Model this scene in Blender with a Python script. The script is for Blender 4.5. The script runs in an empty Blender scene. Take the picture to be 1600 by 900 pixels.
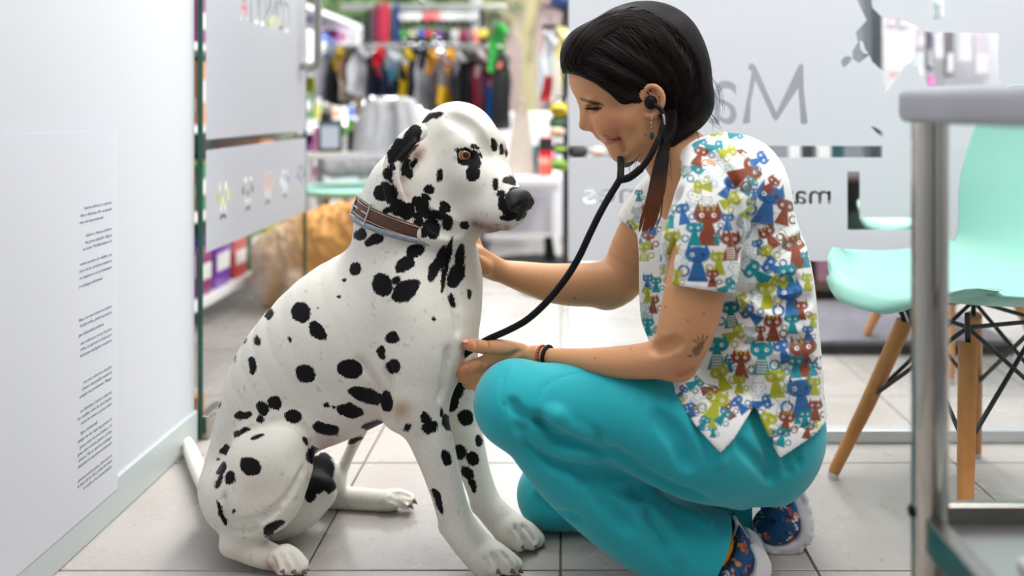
import bpy, bmesh, math, random
import numpy as np
from mathutils import Vector, Matrix
from mathutils.bvhtree import BVHTree
random.seed(7); RNG = np.random.default_rng(7)
SC = bpy.context.scene
COL = SC.collection
PI = math.pi

# ------------------------------------------------------------------ camera
F, VX, VY, CH = 1330.0, 876.0, 165.0, 0.78     # focal length (px of 1600), principal point, camera height
camd = bpy.data.cameras.new('camera'); cam = bpy.data.objects.new('camera', camd); COL.objects.link(cam)
cam.location = (0, 0, CH); cam.rotation_euler = (PI/2, 0, 0)
camd.sensor_width = 41.9; camd.lens = F*41.9/1600
camd.shift_x = -(VX-800)/1600; camd.shift_y = -(450-VY)/1600
camd.clip_start = 0.05; camd.clip_end = 200
camd.dof.use_dof = True; camd.dof.focus_distance = 1.42; camd.dof.aperture_fstop = 1.9
SC.camera = cam

# ------------------------------------------------------------------ world, lights, exposure
W = bpy.data.worlds.new('overcast_sky'); SC.world = W; W.use_nodes = True
bg = W.node_tree.nodes['Background']
bg.inputs['Color'].default_value = (0.93, 0.965, 1.0, 1); bg.inputs['Strength'].default_value = 6.0
SC.view_settings.view_transform = 'Standard'; SC.view_settings.look = 'None'
SC.view_settings.gamma = 1.0; SC.view_settings.use_curve_mapping = False
SC.view_settings.exposure = 0.25

def ceiling_lamp_light(loc, sx, sy, power, col=(1, 0.985, 0.96)):
    l = bpy.data.lights.new('ceiling_panel_light', 'AREA'); l.shape = 'RECTANGLE'
    l.size = sx; l.size_y = sy; l.energy = power; l.color = col
    o = bpy.data.objects.new('ceiling_panel_light', l); COL.objects.link(o); o.location = loc
    return o
LAMPS = [(0.15, 0.45), (1.45, 0.45), (0.15, 1.45), (1.45, 1.45)]
SHOP_LAMPS = [(0.05, 2.75), (1.35, 2.75), (0.05, 4.6), (1.35, 4.6)]
for x, y in LAMPS: ceiling_lamp_light((x, y, 2.655), 0.58, 1.0, 6.5 if y < 1 else 11)
for x, y in SHOP_LAMPS: ceiling_lamp_light((x, y, 2.655), 0.58, 1.0, 36 if y < 4 else 34)

# ------------------------------------------------------------------ helpers: pixel of the photo + distance -> point in the room
def P(px, py, Y): return np.array(((px-VX)*Y/F, Y, CH-(py-VY)*Y/F))
def PR(r, Y): return r*Y/F
def to_px(v):
    v = np.asarray(v); return np.stack([VX+F*v[..., 0]/v[..., 1], VY-F*(v[..., 2]-CH)/v[..., 1]], -1)

def tag(o, label=None, cat=None, group=None, kind=None):
    if label: o['label'] = label
    if cat: o['category'] = cat
    if group: o['group'] = group
    if kind: o['kind'] = kind
    return o
def empty(name, loc, label=None, cat=None, group=None, rz=0):
    o = bpy.data.objects.new(name, None); COL.objects.link(o); o.location = loc; o.rotation_euler.z = rz
    o.empty_display_size = 0.05
    return tag(o, label, cat, group)
def link(name, me, mat=None, parent=None):
    o = bpy.data.objects.new(name, me); COL.objects.link(o)
    if mat is not None and len(me.materials) == 0: me.materials.append(mat)
    if parent is not None:
        o.parent = parent
        o.matrix_parent_inverse = _wm(parent).inverted()
    return o
def _wm(o):
    return o.matrix_basis.copy() if o.parent is None else _wm(o.parent) @ o.matrix_parent_inverse @ o.matrix_basis
def copy_tree(o, parent=None):
    c = o.copy(); COL.objects.link(c)
    if parent is not None: c.parent = parent
    for ch in [x for x in bpy.data.objects if x.parent is o]: copy_tree(ch, c)
    return c

def mesh_np(name, V, Q, smooth=True):
    me = bpy.data.meshes.new(name)
    V = np.asarray(V, np.float32); Q = np.asarray(Q, np.int32); n = Q.shape[1]
    me.vertices.add(len(V)); me.vertices.foreach_set('co', V.ravel())
    me.loops.add(Q.size); me.loops.foreach_set('vertex_index', Q.ravel())
    me.polygons.add(len(Q)); me.polygons.foreach_set('loop_start', np.arange(0, Q.size, n, dtype=np.int32))
    me.update(calc_edges=True)
    me.polygons.foreach_set('use_smooth', np.full(len(Q), smooth))
    return me

# bmesh collector of simple shapes
class MB:
    def __init__(self): self.bm = bmesh.new()
    def box(self, c, s, rot=None, bevel=0.0, seg=2):
        r = bmesh.ops.create_cube(self.bm, size=1.0); vs = r['verts']
        M = Matrix.Translation(Vector(c)) @ ((rot.to_4x4()) if rot is not None else Matrix.Identity(4)) @ Matrix.Diagonal((*s, 1))
        bmesh.ops.transform(self.bm, matrix=M, verts=vs)
        if bevel:
            es = list({e for v in vs for e in v.link_edges})
            bmesh.ops.bevel(self.bm, geom=es, offset=bevel, segments=seg, affect='EDGES', profile=0.5)
        return self
    def box2(self, a, b, **k):
        a = np.minimum(a, b), np.maximum(a, b)
        return self.box((a[0]+a[1])/2, a[1]-a[0], **k)
    def tube(self, pts, rad, seg=12, cap=True, flat=None):
        pts = [Vector(p) for p in pts]; n = len(pts)
        if not hasattr(rad, '__len__'): rad = [rad]*n
        rings = []; up = None
        for i, p in enumerate(pts):
            t = (pts[min(i+1, n-1)]-pts[max(i-1, 0)]).normalized()
            if up is None:
                up = Vector((0, 0, 1)) if abs(t.z) < .9 else Vector((1, 0, 0))
            a = (up - t*up.dot(t)).normalized(); b = t.cross(a); up = a
            fl = 1.0 if flat is None else flat
            rings.append([self.bm.verts.new(p+(a*math.cos(2*PI*k/seg)+b*math.sin(2*PI*k/seg)*fl)*rad[i]) for k in range(seg)])
        for i in range(n-1):
            for k in range(seg):
                self.bm.faces.new((rings[i][k], rings[i][(k+1) % seg], rings[i+1][(k+1) % seg], rings[i+1][k]))
        if cap:
            self.bm.faces.new(rings[0][::-1]); self.bm.faces.new(rings[-1])
        return self
    def lathe(self, prof, c=(0, 0, 0), seg=24, rot=None):
        M = Matrix.Translation(Vector(c)) @ (rot.to_4x4() if rot is not None else Matrix.Identity(4))
        rings = []
        for r, z in prof:
            rings.append([self.bm.verts.new(M @ Vector((r*math.cos(2*PI*k/seg), r*math.sin(2*PI*k/seg), z))) for k in range(seg)])
        for i in range(len(prof)-1):
            for k in range(seg):
                self.bm.faces.new((rings[i][k], rings[i][(k+1) % seg], rings[i+1][(k+1) % seg], rings[i+1][k]))
        if prof[0][0] > 1e-5: self.bm.faces.new(rings[0][::-1])
        if prof[-1][0] > 1e-5: self.bm.faces.new(rings[-1])
        return self
    def ball(self, c, r, seg=16, rings=10, rot=None):
        r3 = (r, r, r) if not hasattr(r, '__len__') else r
        q = bmesh.ops.create_uvsphere(self.bm, u_segments=seg, v_segments=rings, radius=1)
        M = Matrix.Translation(Vector(c)) @ (rot.to_4x4() if rot is not None else Matrix.Identity(4)) @ Matrix.Diagonal((*r3, 1))
        bmesh.ops.transform(self.bm, matrix=M, verts=q['verts'])
        return self
    def prism(self, poly, axis, h):
        # poly: list of 3D points, extruded by vector h
        a = [self.bm.verts.new(p) for p in poly]; h = Vector(h)
        b = [self.bm.verts.new(Vector(p)+h) for p in poly]
        self.bm.faces.new(a[::-1]); self.bm.faces.new(b)
        n = len(a)
        for i in range(n): self.bm.faces.new((a[i], a[(i+1) % n], b[(i+1) % n], b[i]))
        return self
    def build(self, name, mat=None, parent=None, smooth=False, angle=40):
        bmesh.ops.remove_doubles(self.bm, verts=self.bm.verts, dist=1e-6)
        bmesh.ops.recalc_face_normals(self.bm, faces=self.bm.faces)
        me = bpy.data.meshes.new(name); self.bm.to_mesh(me); self.bm.free()
        if smooth:
            me.polygons.foreach_set('use_smooth', np.ones(len(me.polygons), bool))
            try: me.set_sharp_from_angle(angle=math.radians(angle))
            except Exception: pass
        return link(name, me, mat, parent)

def catmull(pts, sub):
    pts = np.asarray(pts, float); n = len(pts); out = []
    for i in range(n-1):
        p0, p1, p2, p3 = pts[max(i-1, 0)], pts[i], pts[i+1], pts[min(i+2, n-1)]
        for t in np.arange(sub)/sub:
            out.append(0.5*((2*p1)+(-p0+p2)*t+(2*p0-5*p1+4*p2-p3)*t*t+(-p0+3*p1-3*p2+p3)*t**3))
    out.append(pts[-1]); return np.array(out)

# ------------------------------------------------------------------ materials
def mat(name, col, rough=0.5, metal=0.0, noise=None, bump=None, spec=0.5, coat=0.0, sss=0.0, sheen=0.0, emit=None):
    """noise=(scale, other colour, amount); bump=(scale, strength)"""
    m = bpy.data.materials.new(name); m.use_nodes = True; nt = m.node_tree; N = nt.nodes; L = nt.links
    b = N['Principled BSDF']; b.inputs['Base Color'].default_value = (*col, 1)
    b.inputs['Roughness'].default_value = rough; b.inputs['Metallic'].default_value = metal
    b.inputs['Specular IOR Level'].default_value = spec
    if coat: b.inputs['Coat Weight'].default_value = coat
    if sheen: b.inputs['Sheen Weight'].default_value = sheen
    if sss:
        b.inputs['Subsurface Weight'].default_value = sss; b.inputs['Subsurface Radius'].default_value = (1, .35, .2); b.inputs['Subsurface Scale'].default_value = 0.006
    tc = N.new('ShaderNodeTexCoord')
    if noise:
        n = N.new('ShaderNodeTexNoise'); n.inputs['Scale'].default_value = noise[0]; n.inputs['Detail'].default_value = 5
        L.new(tc.outputs['Object'], n.inputs['Vector'])
        r = N.new('ShaderNodeMapRange'); r.inputs[1].default_value = .35; r.inputs[2].default_value = .65; r.inputs[4].default_value = noise[2]
        L.new(n.outputs['Fac'], r.inputs[0])
        mx = N.new('ShaderNodeMix'); mx.data_type = 'RGBA'; mx.inputs[6].default_value = (*col, 1); mx.inputs[7].default_value = (*noise[1], 1)
        L.new(r.outputs[0], mx.inputs[0]); L.new(mx.outputs[2], b.inputs['Base Color'])
    if bump:
        n2 = N.new('ShaderNodeTexNoise'); n2.inputs['Scale'].default_value = bump[0]; n2.inputs['Detail'].default_value = 4
        L.new(tc.outputs['Object'], n2.inputs['Vector'])
        bp = N.new('ShaderNodeBump'); bp.inputs['Strength'].default_value = bump[1]; bp.inputs['Distance'].default_value = 0.002
        L.new(n2.outputs['Fac'], bp.inputs['Height']); L.new(bp.outputs['Normal'], b.inputs['Normal'])
    if emit:
        b.inputs['Emission Color'].default_value = (*emit[0], 1); b.inputs['Emission Strength'].default_value = emit[1]
    return m
def lin(r, g, b):
    f = lambda c: ((c/255+.055)/1.055)**2.4 if c/255 > .04045 else c/255/12.92
    return (f(r), f(g), f(b))

# ------------------------------------------------------------------ signed-distance sculpting: smooth unions on a grid, then surface nets
class Sculpt:
    def __init__(self, lo, hi, res):
        self.lo = np.array(lo, np.float32); self.res = res
        self.n = np.ceil((np.array(hi)-self.lo)/res).astype(int)+1
        self.D = np.full(self.n, 0.05, np.float32)
        self.ax = [self.lo[i]+res*np.arange(self.n[i], dtype=np.float32) for i in range(3)]
    def block(self, a, b):
        i0 = np.clip(np.floor((np.array(a)-self.lo)/self.res).astype(int), 0, self.n-1)
        i1 = np.clip(np.ceil((np.array(b)-self.lo)/self.res).astype(int)+1, 1, self.n)
        sl = tuple(slice(i0[k], i1[k]) for k in range(3))
        x, y, z = (self.ax[k][sl[k]] for k in range(3))
        return sl, x[:, None, None], y[None, :, None], z[None, None, :]
    def _merge(self, sl, d, k, mode):
        o = self.D[sl]
        if mode == 'add':
            h = np.maximum(k-np.abs(o-d), 0)/k; self.D[sl] = np.minimum(o, d)-h*h*k*.25
        elif mode == 'sub':
            e = -d; h = np.maximum(k-np.abs(o-e), 0)/k; self.D[sl] = np.maximum(o, e)+h*h*k*.25
    def ell(self, c, r, k=.02, axes=None, mode='add'):
        """ellipsoid: centre, radii (3), axes = 3 unit row vectors"""
        c = np.array(c, np.float32); r = np.array(r if hasattr(r, '__len__') else (r,)*3, np.float32)
        m = float(r.max())+k+2*self.res+.004
        sl, x, y, z = self.block(c-m, c+m)
        dx, dy, dz = x-c[0], y-c[1], z-c[2]
        if axes is None: u, v, w = dx, dy, dz
        else:
            A = np.array(axes, np.float32); u, v, w = (A[i, 0]*dx+A[i, 1]*dy+A[i, 2]*dz for i in range(3))
        k0 = np.sqrt((u/r[0])**2+(v/r[1])**2+(w/r[2])**2)
        k1 = np.sqrt((u/r[0]**2)**2+(v/r[1]**2)**2+(w/r[2]**2)**2)+1e-6
        self._merge(sl, k0*(k0-1)/k1, k, mode); return self
    def tube(self, pts, rad, k=.02, sub=4, flat=None, mode='add'):
        """swept round cone along a spline; flat=(axis, ratio): cross-section ratio times as wide along axis"""
        pts = np.asarray(pts, float); rad = np.asarray(rad, float)
        if sub > 1 and len(pts) > 2:
            q = catmull(np.c_[pts, rad], sub); pts, rad = q[:, :3], q[:, 3]
        wmax = max(1.0, flat[1]) if flat else 1.0
        m = float(rad.max())*wmax+k+2*self.res+.004
        lo, hi = pts.min(0)-m, pts.max(0)+m
        sl, x, y, z = self.block(lo, hi)
        best = np.full(np.broadcast_shapes(x.shape, y.shape, z.shape), 1.0, np.float32)
        for i in range(len(pts)-1):
            a, b = pts[i], pts[i+1]; mm = max(rad[i], rad[i+1])*wmax+k+2*self.res+.004
            s2, xx, yy, zz = self.block(np.minimum(a, b)-mm, np.maximum(a, b)+mm)
            rel = tuple(slice(max(s2[j].start-sl[j].start, 0), s2[j].stop-sl[j].start) for j in range(3))
            if any(r_.stop <= r_.start for r_ in rel): continue
            ab = b-a; L2 = float(ab@ab)+1e-12
            dx, dy, dz = xx-np.float32(a[0]), yy-np.float32(a[1]), zz-np.float32(a[2])
            t = np.clip((dx*np.float32(ab[0])+dy*np.float32(ab[1])+dz*np.float32(ab[2]))/np.float32(L2), 0, 1)
            ex, ey, ez = dx-t*np.float32(ab[0]), dy-t*np.float32(ab[1]), dz-t*np.float32(ab[2])
            r = np.float32(rad[i])+t*np.float32(rad[i+1]-rad[i])
            if flat:
                A = np.asarray(flat[0], np.float32); A = A/np.linalg.norm(A); w = np.float32(flat[1])
                da = ex*A[0]+ey*A[1]+ez*A[2]; q2 = ex*ex+ey*ey+ez*ez
                d = np.sqrt(np.maximum(q2-da*da+(da/w)**2, 0))-r
            else: d = np.sqrt(ex*ex+ey*ey+ez*ez)-r
            best[rel] = np.minimum(best[rel], d)
        self._merge(sl, best, k, mode); return self
    def plane_cut(self, p, n, k=.01):
        """remove everything on the side n points to"""
        sl, x, y, z = self.block(self.lo, self.lo+self.res*self.n)
        n = np.array(n, float); n /= np.linalg.norm(n)
        d = -((x-p[0])*n[0]+(y-p[1])*n[1]+(z-p[2])*n[2]).astype(np.float32)
        self._merge(sl, d, k, 'sub'); return self
    def cut(self, p, n, c, rad, k=.004):
        """remove the side n points to, only within rad of c"""
        c = np.array(c); sl, x, y, z = self.block(c-rad-.01, c+rad+.01); n = np.array(n, float); n /= np.linalg.norm(n)
        d = np.maximum(-((x-p[0])*n[0]+(y-p[1])*n[1]+(z-p[2])*n[2]), np.sqrt((x-c[0])**2+(y-c[1])**2+(z-c[2])**2)-rad).astype(np.float32)
        self._merge(sl, d, k, 'sub'); return self
    def poly_cut(self, pts, Y, k=.004, y0=None, y1=None, mode='sub'):
        """remove (or, mode 'keep', keep only) what lies inside an outline in the x-z plane, extruded along y"""
        q = np.array([P(a, b, Y)[[0, 2]] for a, b in pts]); X, Z = np.meshgrid(self.ax[0], self.ax[2], indexing='ij')
        d = np.full(X.shape, 1e9); ins = np.zeros(X.shape, bool)
        for a, b in zip(q, np.roll(q, -1, 0)):
            e = b-a; t = np.clip(((X-a[0])*e[0]+(Z-a[1])*e[1])/(e@e+1e-12), 0, 1)
            d = np.minimum(d, (X-a[0]-t*e[0])**2+(Z-a[1]-t*e[1])**2)
            ins ^= ((a[1] > Z) != (b[1] > Z)) & (X < (b[0]-a[0])*(Z-a[1])/(b[1]-a[1]+1e-12)+a[0])
        d = np.sqrt(d)*np.where(ins, -1, 1)
        if mode == 'keep': d = -d
        j0 = 0 if y0 is None else int(np.clip((y0-self.lo[1])/self.res, 0, self.n[1])); j1 = self.n[1] if y1 is None else int(np.clip((y1-self.lo[1])/self.res, 0, self.n[1]))
        sl = (slice(None), slice(j0, j1), slice(None))
        self._merge(sl, d.astype(np.float32)[:, None, :], k, 'sub'); return self
    def hit(self, px, py, y0=None):
        """first surface point on the sight line through a pixel of the photograph"""
        Y = np.arange(max(self.ax[1][0], y0 or 0), self.ax[1][-1], self.res*.5)
        q = np.stack([(px-VX)*Y/F, Y, CH-(py-VY)*Y/F], 1); i = np.round((q-self.lo)/self.res).astype(int)
        ok = ((i >= 0) & (i < self.n)).all(1); i = np.clip(i, 0, self.n-1)
        d = np.where(ok, self.D[i[:, 0], i[:, 1], i[:, 2]], 1.0); h = np.where(d < 0)[0]
        return None if len(h) == 0 else q[h[0]]
    def crease(self, pts, r, k=.006, out=0.0, mode='sub', y0=None, sub=5):
        """press (sub) or raise (add) a line on the surface seen through the pixels pts; r in px, tapering at the ends"""
        c = catmull(np.array(pts, float), sub) if len(pts) > 2 else np.array(pts, float)
        q = [(self.hit(*a, y0=y0)) for a in c]; q = [a for a in q if a is not None]
        if len(q) < 2: return self
        q = np.array(q); n = len(q); w = np.minimum(1, .35+1.6*np.minimum(np.arange(n), n-1-np.arange(n))/max(n-1, 1)*2)
        q[:, 1] += out
        for i in range(n-1):                       # a jump in depth ends the line
            if abs(q[i+1, 1]-q[i, 1]) < .025: self.tube(q[i:i+2], r*q[i:i+2, 1]/F*w[i:i+2], k, 1, None, mode)
        return self
    def mesh(self, smooth=2):
        D = self.D; inside = D < 0
        c = (inside[:-1, :-1, :-1].astype(np.int8)+inside[1:, :-1, :-1]+inside[:-1, 1:, :-1]+inside[1:, 1:, :-1]
             + inside[:-1, :-1, 1:]+inside[1:, :-1, 1:]+inside[:-1, 1:, 1:]+inside[1:, 1:, 1:])
        act = (c > 0) & (c < 8); idx = np.argwhere(act); nv = len(idx)
        ID = np.full(act.shape, -1, np.int32); ID[act] = np.arange(nv)
        corners = np.array([[i, j, k] for i in (0, 1) for j in (0, 1) for k in (0, 1)])
        vals = np.stack([D[idx[:, 0]+a, idx[:, 1]+b, idx[:, 2]+e] for a, b, e in corners], 1)
        acc = np.zeros((nv, 3)); cnt = np.zeros(nv)
        for a in range(8):
            for b in range(a+1, 8):
                if np.abs(corners[a]-corners[b]).sum() != 1: continue
                va, vb = vals[:, a], vals[:, b]; s = (va < 0) != (vb < 0)
                t = np.where(s, va/np.where(s, va-vb, 1), 0)
                acc += np.where(s[:, None], corners[a]+t[:, None]*(corners[b]-corners[a]), 0); cnt += s
        V = self.lo+self.res*(idx+acc/cnt[:, None])
        quads = []
        for axn in range(3):
            o1, o2 = [(1, 2), (2, 0), (0, 1)][axn]
            A = [slice(None)]*3; B = [slice(None)]*3; A[axn] = slice(0, -1); B[axn] = slice(1, None)
            e = inside[tuple(A)] != inside[tuple(B)]
            E = np.argwhere(e); E = E[(E[:, o1] > 0) & (E[:, o2] > 0) & (E[:, o1] < act.shape[o1]) & (E[:, o2] < act.shape[o2])]
            flip = inside[E[:, 0], E[:, 1], E[:, 2]]
            q = []
            for d1, d2 in ((0, 0), (-1, 0), (-1, -1), (0, -1)):
                I = E.copy(); I[:, o1] += d1; I[:, o2] += d2; q.append(ID[I[:, 0], I[:, 1], I[:, 2]])
            q = np.stack(q, 1); q[~flip] = q[~flip][:, ::-1]; quads.append(q)
        Q = np.concatenate(quads); Q = Q[(Q >= 0).all(1)]
        for _ in range(smooth):
            for lam in (0.5, -0.3):
                S = np.zeros_like(V); n_ = np.zeros(len(V))
                for a, b in ((0, 1), (1, 2), (2, 3), (3, 0)):
                    for d in range(3):
                        S[:, d] += np.bincount(Q[:, a], V[Q[:, b], d], len(V))+np.bincount(Q[:, b], V[Q[:, a], d], len(V))
                    n_ += np.bincount(Q[:, a], minlength=len(V))+np.bincount(Q[:, b], minlength=len(V))
                V = V+lam*(S/np.maximum(n_, 1)[:, None]-V)
        return V, Q
def normals_of(V, Q):
    n = np.cross(V[Q[:, 2]]-V[Q[:, 0]], V[Q[:, 3]]-V[Q[:, 1]])
    N = np.zeros_like(V)
    for d in range(3):
        for j in range(4): N[:, d] += np.bincount(Q[:, j], n[:, d], len(V))
    return N/np.maximum(np.linalg.norm(N, axis=1), 1e-9)[:, None]
def fattr(me, name, vals):
    a = me.attributes.new(name, 'FLOAT', 'POINT'); a.data.foreach_set('value', np.asarray(vals, np.float32))
def cattr(me, name, rgb):
    a = me.attributes.new(name, 'FLOAT_COLOR', 'POINT')
    a.data.foreach_set('color', np.c_[rgb, np.ones(len(rgb))].astype(np.float32).ravel())
def vnoise(p, scale, seed=0):
    """cheap smooth value noise on points"""
    p = np.asarray(p)*scale+seed*17.3; i = np.floor(p).astype(np.int64); f = p-i; f = f*f*(3-2*f); out = 0
    for dx in (0, 1):
        for dy in (0, 1):
            for dz in (0, 1):
                h = ((i[:, 0]+dx)*73856093) ^ ((i[:, 1]+dy)*19349663) ^ ((i[:, 2]+dz)*83492791)
                h = (h ^ (h >> 13))*1274126177 & 0xffffffff
                w = (f[:, 0] if dx else 1-f[:, 0])*(f[:, 1] if dy else 1-f[:, 1])*(f[:, 2] if dz else 1-f[:, 2])
                out = out+w*((h >> 8) & 0xffff)/65535.0
    return out
# ================================================================== ROOM
PITCH, Y0 = 0.43, 1.429          # floor tile pitch, a joint line
M_wall = mat('white_paint', lin(188, 191, 197), 0.6, bump=(60, .03))
M_ceil = mat('ceiling_paint', lin(240, 240, 238), 0.8, bump=(40, .03))
M_base = mat('baseboard_lacquer', lin(176, 184, 184), 0.35, noise=(3, lin(168, 176, 174), .6))
M_grout = mat('grout', lin(92, 86, 80), 0.85, noise=(40, lin(70, 64, 58), .6))
def tile_material():
    m = mat('stone_tile', lin(158, 147, 137), 0.32, bump=(90, .04)); nt = m.node_tree; N, L = nt.nodes, nt.links; b = N['Principled BSDF']
    tc = N.new('ShaderNodeTexCoord'); oi = N.new('ShaderNodeObjectInfo')
    add = N.new('ShaderNodeVectorMath'); add.operation = 'ADD'; L.new(tc.outputs['Object'], add.inputs[0]); L.new(oi.outputs['Location'], add.inputs[1])
    n = N.new('ShaderNodeTexNoise'); n.inputs['Scale'].default_value = 4; n.inputs['Detail'].default_value = 7; n.inputs['Roughness'].default_value = .55
    L.new(add.outputs[0], n.inputs['Vector'])
    cr = N.new('ShaderNodeValToRGB'); e = cr.color_ramp.elements
    e[0].position = .3; e[0].color = (*lin(165, 159, 154), 1); e[1].position = .72; e[1].color = (*lin(178, 173, 169), 1)
    L.new(n.outputs['Fac'], cr.inputs[0])
    n3 = N.new('ShaderNodeTexNoise'); n3.inputs['Scale'].default_value = 160; n3.inputs['Detail'].default_value = 3; L.new(add.outputs[0], n3.inputs['Vector'])
    mp = N.new('ShaderNodeMapRange'); mp.inputs[1].default_value = .3; mp.inputs[2].default_value = .7; mp.inputs[3].default_value = .93; mp.inputs[4].default_value = 1.05
    L.new(n3.outputs['Fac'], mp.inputs[0])
    hsv = N.new('ShaderNodeHueSaturation'); L.new(cr.outputs[0], hsv.inputs['Color']); L.new(mp.outputs[0], hsv.inputs['Value'])
    L.new(hsv.outputs[0], b.inputs['Base Color'])
    rr = N.new('ShaderNodeMapRange'); rr.inputs[1].default_value = .3; rr.inputs[2].default_value = .7; rr.inputs[3].default_value = .26; rr.inputs[4].default_value = .29
    L.new(n.outputs['Fac'], rr.inputs[0]); L.new(rr.outputs[0], b.inputs['Roughness'])
    return m
M_tile = tile_material()

# floor: a screed with individual tiles
floor = MB().box((0.5, 2.4, -0.0275), (6.0, 9.0, 0.05)).build('floor', M_grout); tag(floor, kind='structure')
tm = MB().box((0, 0, -0.003), (PITCH-.004, PITCH-.004, .006), bevel=.0012, seg=1); tile0 = None
for i in range(-4, 7):
    for j in range(-2, 10):
        loc = ((i+.5)*PITCH, Y0+(j+.5)*PITCH, RNG.normal()*.00025)
        if tile0 is None: tile0 = tm.build('tile', M_tile, floor); o = tile0
        else: o = tile0.copy(); COL.objects.link(o)
        o.location = loc
far_tiles = MB()
for i in range(-6, 8):
    for j in range(10, 13):
        far_tiles.box(((i+.5)*PITCH, Y0+(j+.5)*PITCH, -.003), (PITCH-.004, PITCH-.004, .006))
for i in range(-4, 7):
    for j in range(-8, -2): far_tiles.box(((i+.5)*PITCH, Y0+(j+.5)*PITCH, -.003), (PITCH-.004, PITCH-.004, .006))
tag(far_tiles.build('tile_field', M_tile, floor), kind='stuff')

ceil = MB().box((0.5, 2.2, 2.75), (6.0, 8.4, .1)).build('ceiling', M_ceil); tag(ceil, kind='structure')
wl = MB().box2((-.97, -2.0, 0), (-.85, 1.975, 2.7)).build('wall_left', M_wall); tag(wl, kind='structure')
bl = MB().box2((-.851, -2.0, 0), (-.840, 1.972, .076), bevel=.003).build('baseboard_left', M_base); tag(bl, kind='structure')
wr = MB().box2((2.45, -2.0, 0), (2.57, 6.3, 2.7)).build('wall_right', M_wall); tag(wr, kind='structure')
wb = MB().box2((-.97, -2.12, 0), (2.57, -2.0, 2.7)).build('wall_back', M_wall); tag(wb, kind='structure')
dr = empty('added_door', (.35, -2.0, 0)); tag(dr, kind='structure')  # unseen door, added for a dark streak in the steel leg's reflection
MB().box2((-.10, -2.0, 0), (.80, -1.965, 2.05), bevel=.004).build('added_door_leaf', mat('added_door_dark', lin(58, 54, 52), .4), dr)
for x0, x1 in ((-.17, -.10), (.80, .87)): MB().box2((x0, -2.0, 0), (x1, -1.95, 2.12)).build('added_door_frame', M_base, dr)
MB().tube([(.70, -1.965, 1.0), (.70, -1.915, 1.0), (.58, -1.915, 1.0)], .009, 10).build('handle', mat('added_door_steel', (.6, .6, .6), .25, 1.0), dr)
M_lampframe = mat('lamp_frame', (.8, .8, .8), .4)
M_diff = mat('lamp_diffuser', (.9, .9, .9), .5, emit=((1, .98, .95), 4))
for k, (x, y) in enumerate(LAMPS+SHOP_LAMPS):
    e = empty('ceiling_light', (x, y, 2.7), ['left near', 'right near', 'left far', 'right far', 'left front shop', 'right front shop', 'left rear shop', 'right rear shop'][k]+' ceiling light panel with a thin pale frame', 'ceiling light', 'ceiling light panels')
    f = MB().box((0, 0, -.012), (.64, 1.06, .024), bevel=.004).build('lamp_frame', M_lampframe); f.parent = e
    d = MB().box((0, 0, -.0265), (.6, 1.02, .005)).build('lamp_diffuser', M_diff); d.parent = e

# ---- glass
def glass_material(name='clear_glass', tint=(.975, .983, .98)):
    m = bpy.data.materials.new(name); m.use_nodes = True; nt = m.node_tree; N, L = nt.nodes, nt.links; N.clear()
    o = N.new('ShaderNodeOutputMaterial'); t = N.new('ShaderNodeBsdfTransparent'); t.inputs[0].default_value = (*tint, 1)
    g = N.new('ShaderNodeBsdfGlossy'); g.inputs['Roughness'].default_value = .02
    fr = N.new('ShaderNodeLayerWeight'); pw = N.new('ShaderNodeMath'); pw.operation = 'POWER'; pw.inputs[1].default_value = 4.5; L.new(fr.outputs['Facing'], pw.inputs[0])
    ma = N.new('ShaderNodeMath'); ma.operation = 'MULTIPLY_ADD'; ma.inputs[1].default_value = .45; ma.inputs[2].default_value = .03; L.new(pw.outputs[0], ma.inputs[0])
    mx = N.new('ShaderNodeMixShader'); L.new(ma.outputs[0], mx.inputs[0]); L.new(t.outputs[0], mx.inputs[1]); L.new(g.outputs[0], mx.inputs[2]); L.new(mx.outputs[0], o.inputs[0])
    return m
M_glass = glass_material()
M_edge = mat('glass_edge_green', lin(22, 92, 72), .15, noise=(6, lin(14, 66, 52), .8))
def frosted_material():
    m = bpy.data.materials.new('frosted_film'); m.use_nodes = True; nt = m.node_tree; N, L = nt.nodes, nt.links; b = N['Principled BSDF']
    c = (*lin(203, 206, 211), 1); b.inputs['Base Color'].default_value = c; b.inputs['Roughness'].default_value = .38
    t = N.new('ShaderNodeBsdfTranslucent'); t.inputs[0].default_value = (*lin(233, 233, 237), 1)
    n = N.new('ShaderNodeTexNoise'); n.inputs['Scale'].default_value = 500; tc = N.new('ShaderNodeTexCoord'); L.new(tc.outputs['Object'], n.inputs[0])
    bp = N.new('ShaderNodeBump'); bp.inputs['Strength'].default_value = .05; L.new(n.outputs[0], bp.inputs['Height']); L.new(bp.outputs[0], b.inputs['Normal'])
    mx = N.new('ShaderNodeMixShader'); mx.inputs[0].default_value = .62
    L.new(b.outputs[0], mx.inputs[1]); L.new(t.outputs[0], mx.inputs[2]); L.new(mx.outputs[0], N['Material Output'].inputs[0])
    return m
M_frost = frosted_material()
M_steel = mat('brushed_steel', lin(176, 172, 165), .22, 1.0, noise=(14, lin(150, 146, 140), .5))

M_black = mat('black_rubber', (.007, .007, .008), .5, spec=.15)
M_silver = mat('silver', lin(200, 198, 192), .2, 1.0)

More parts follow.
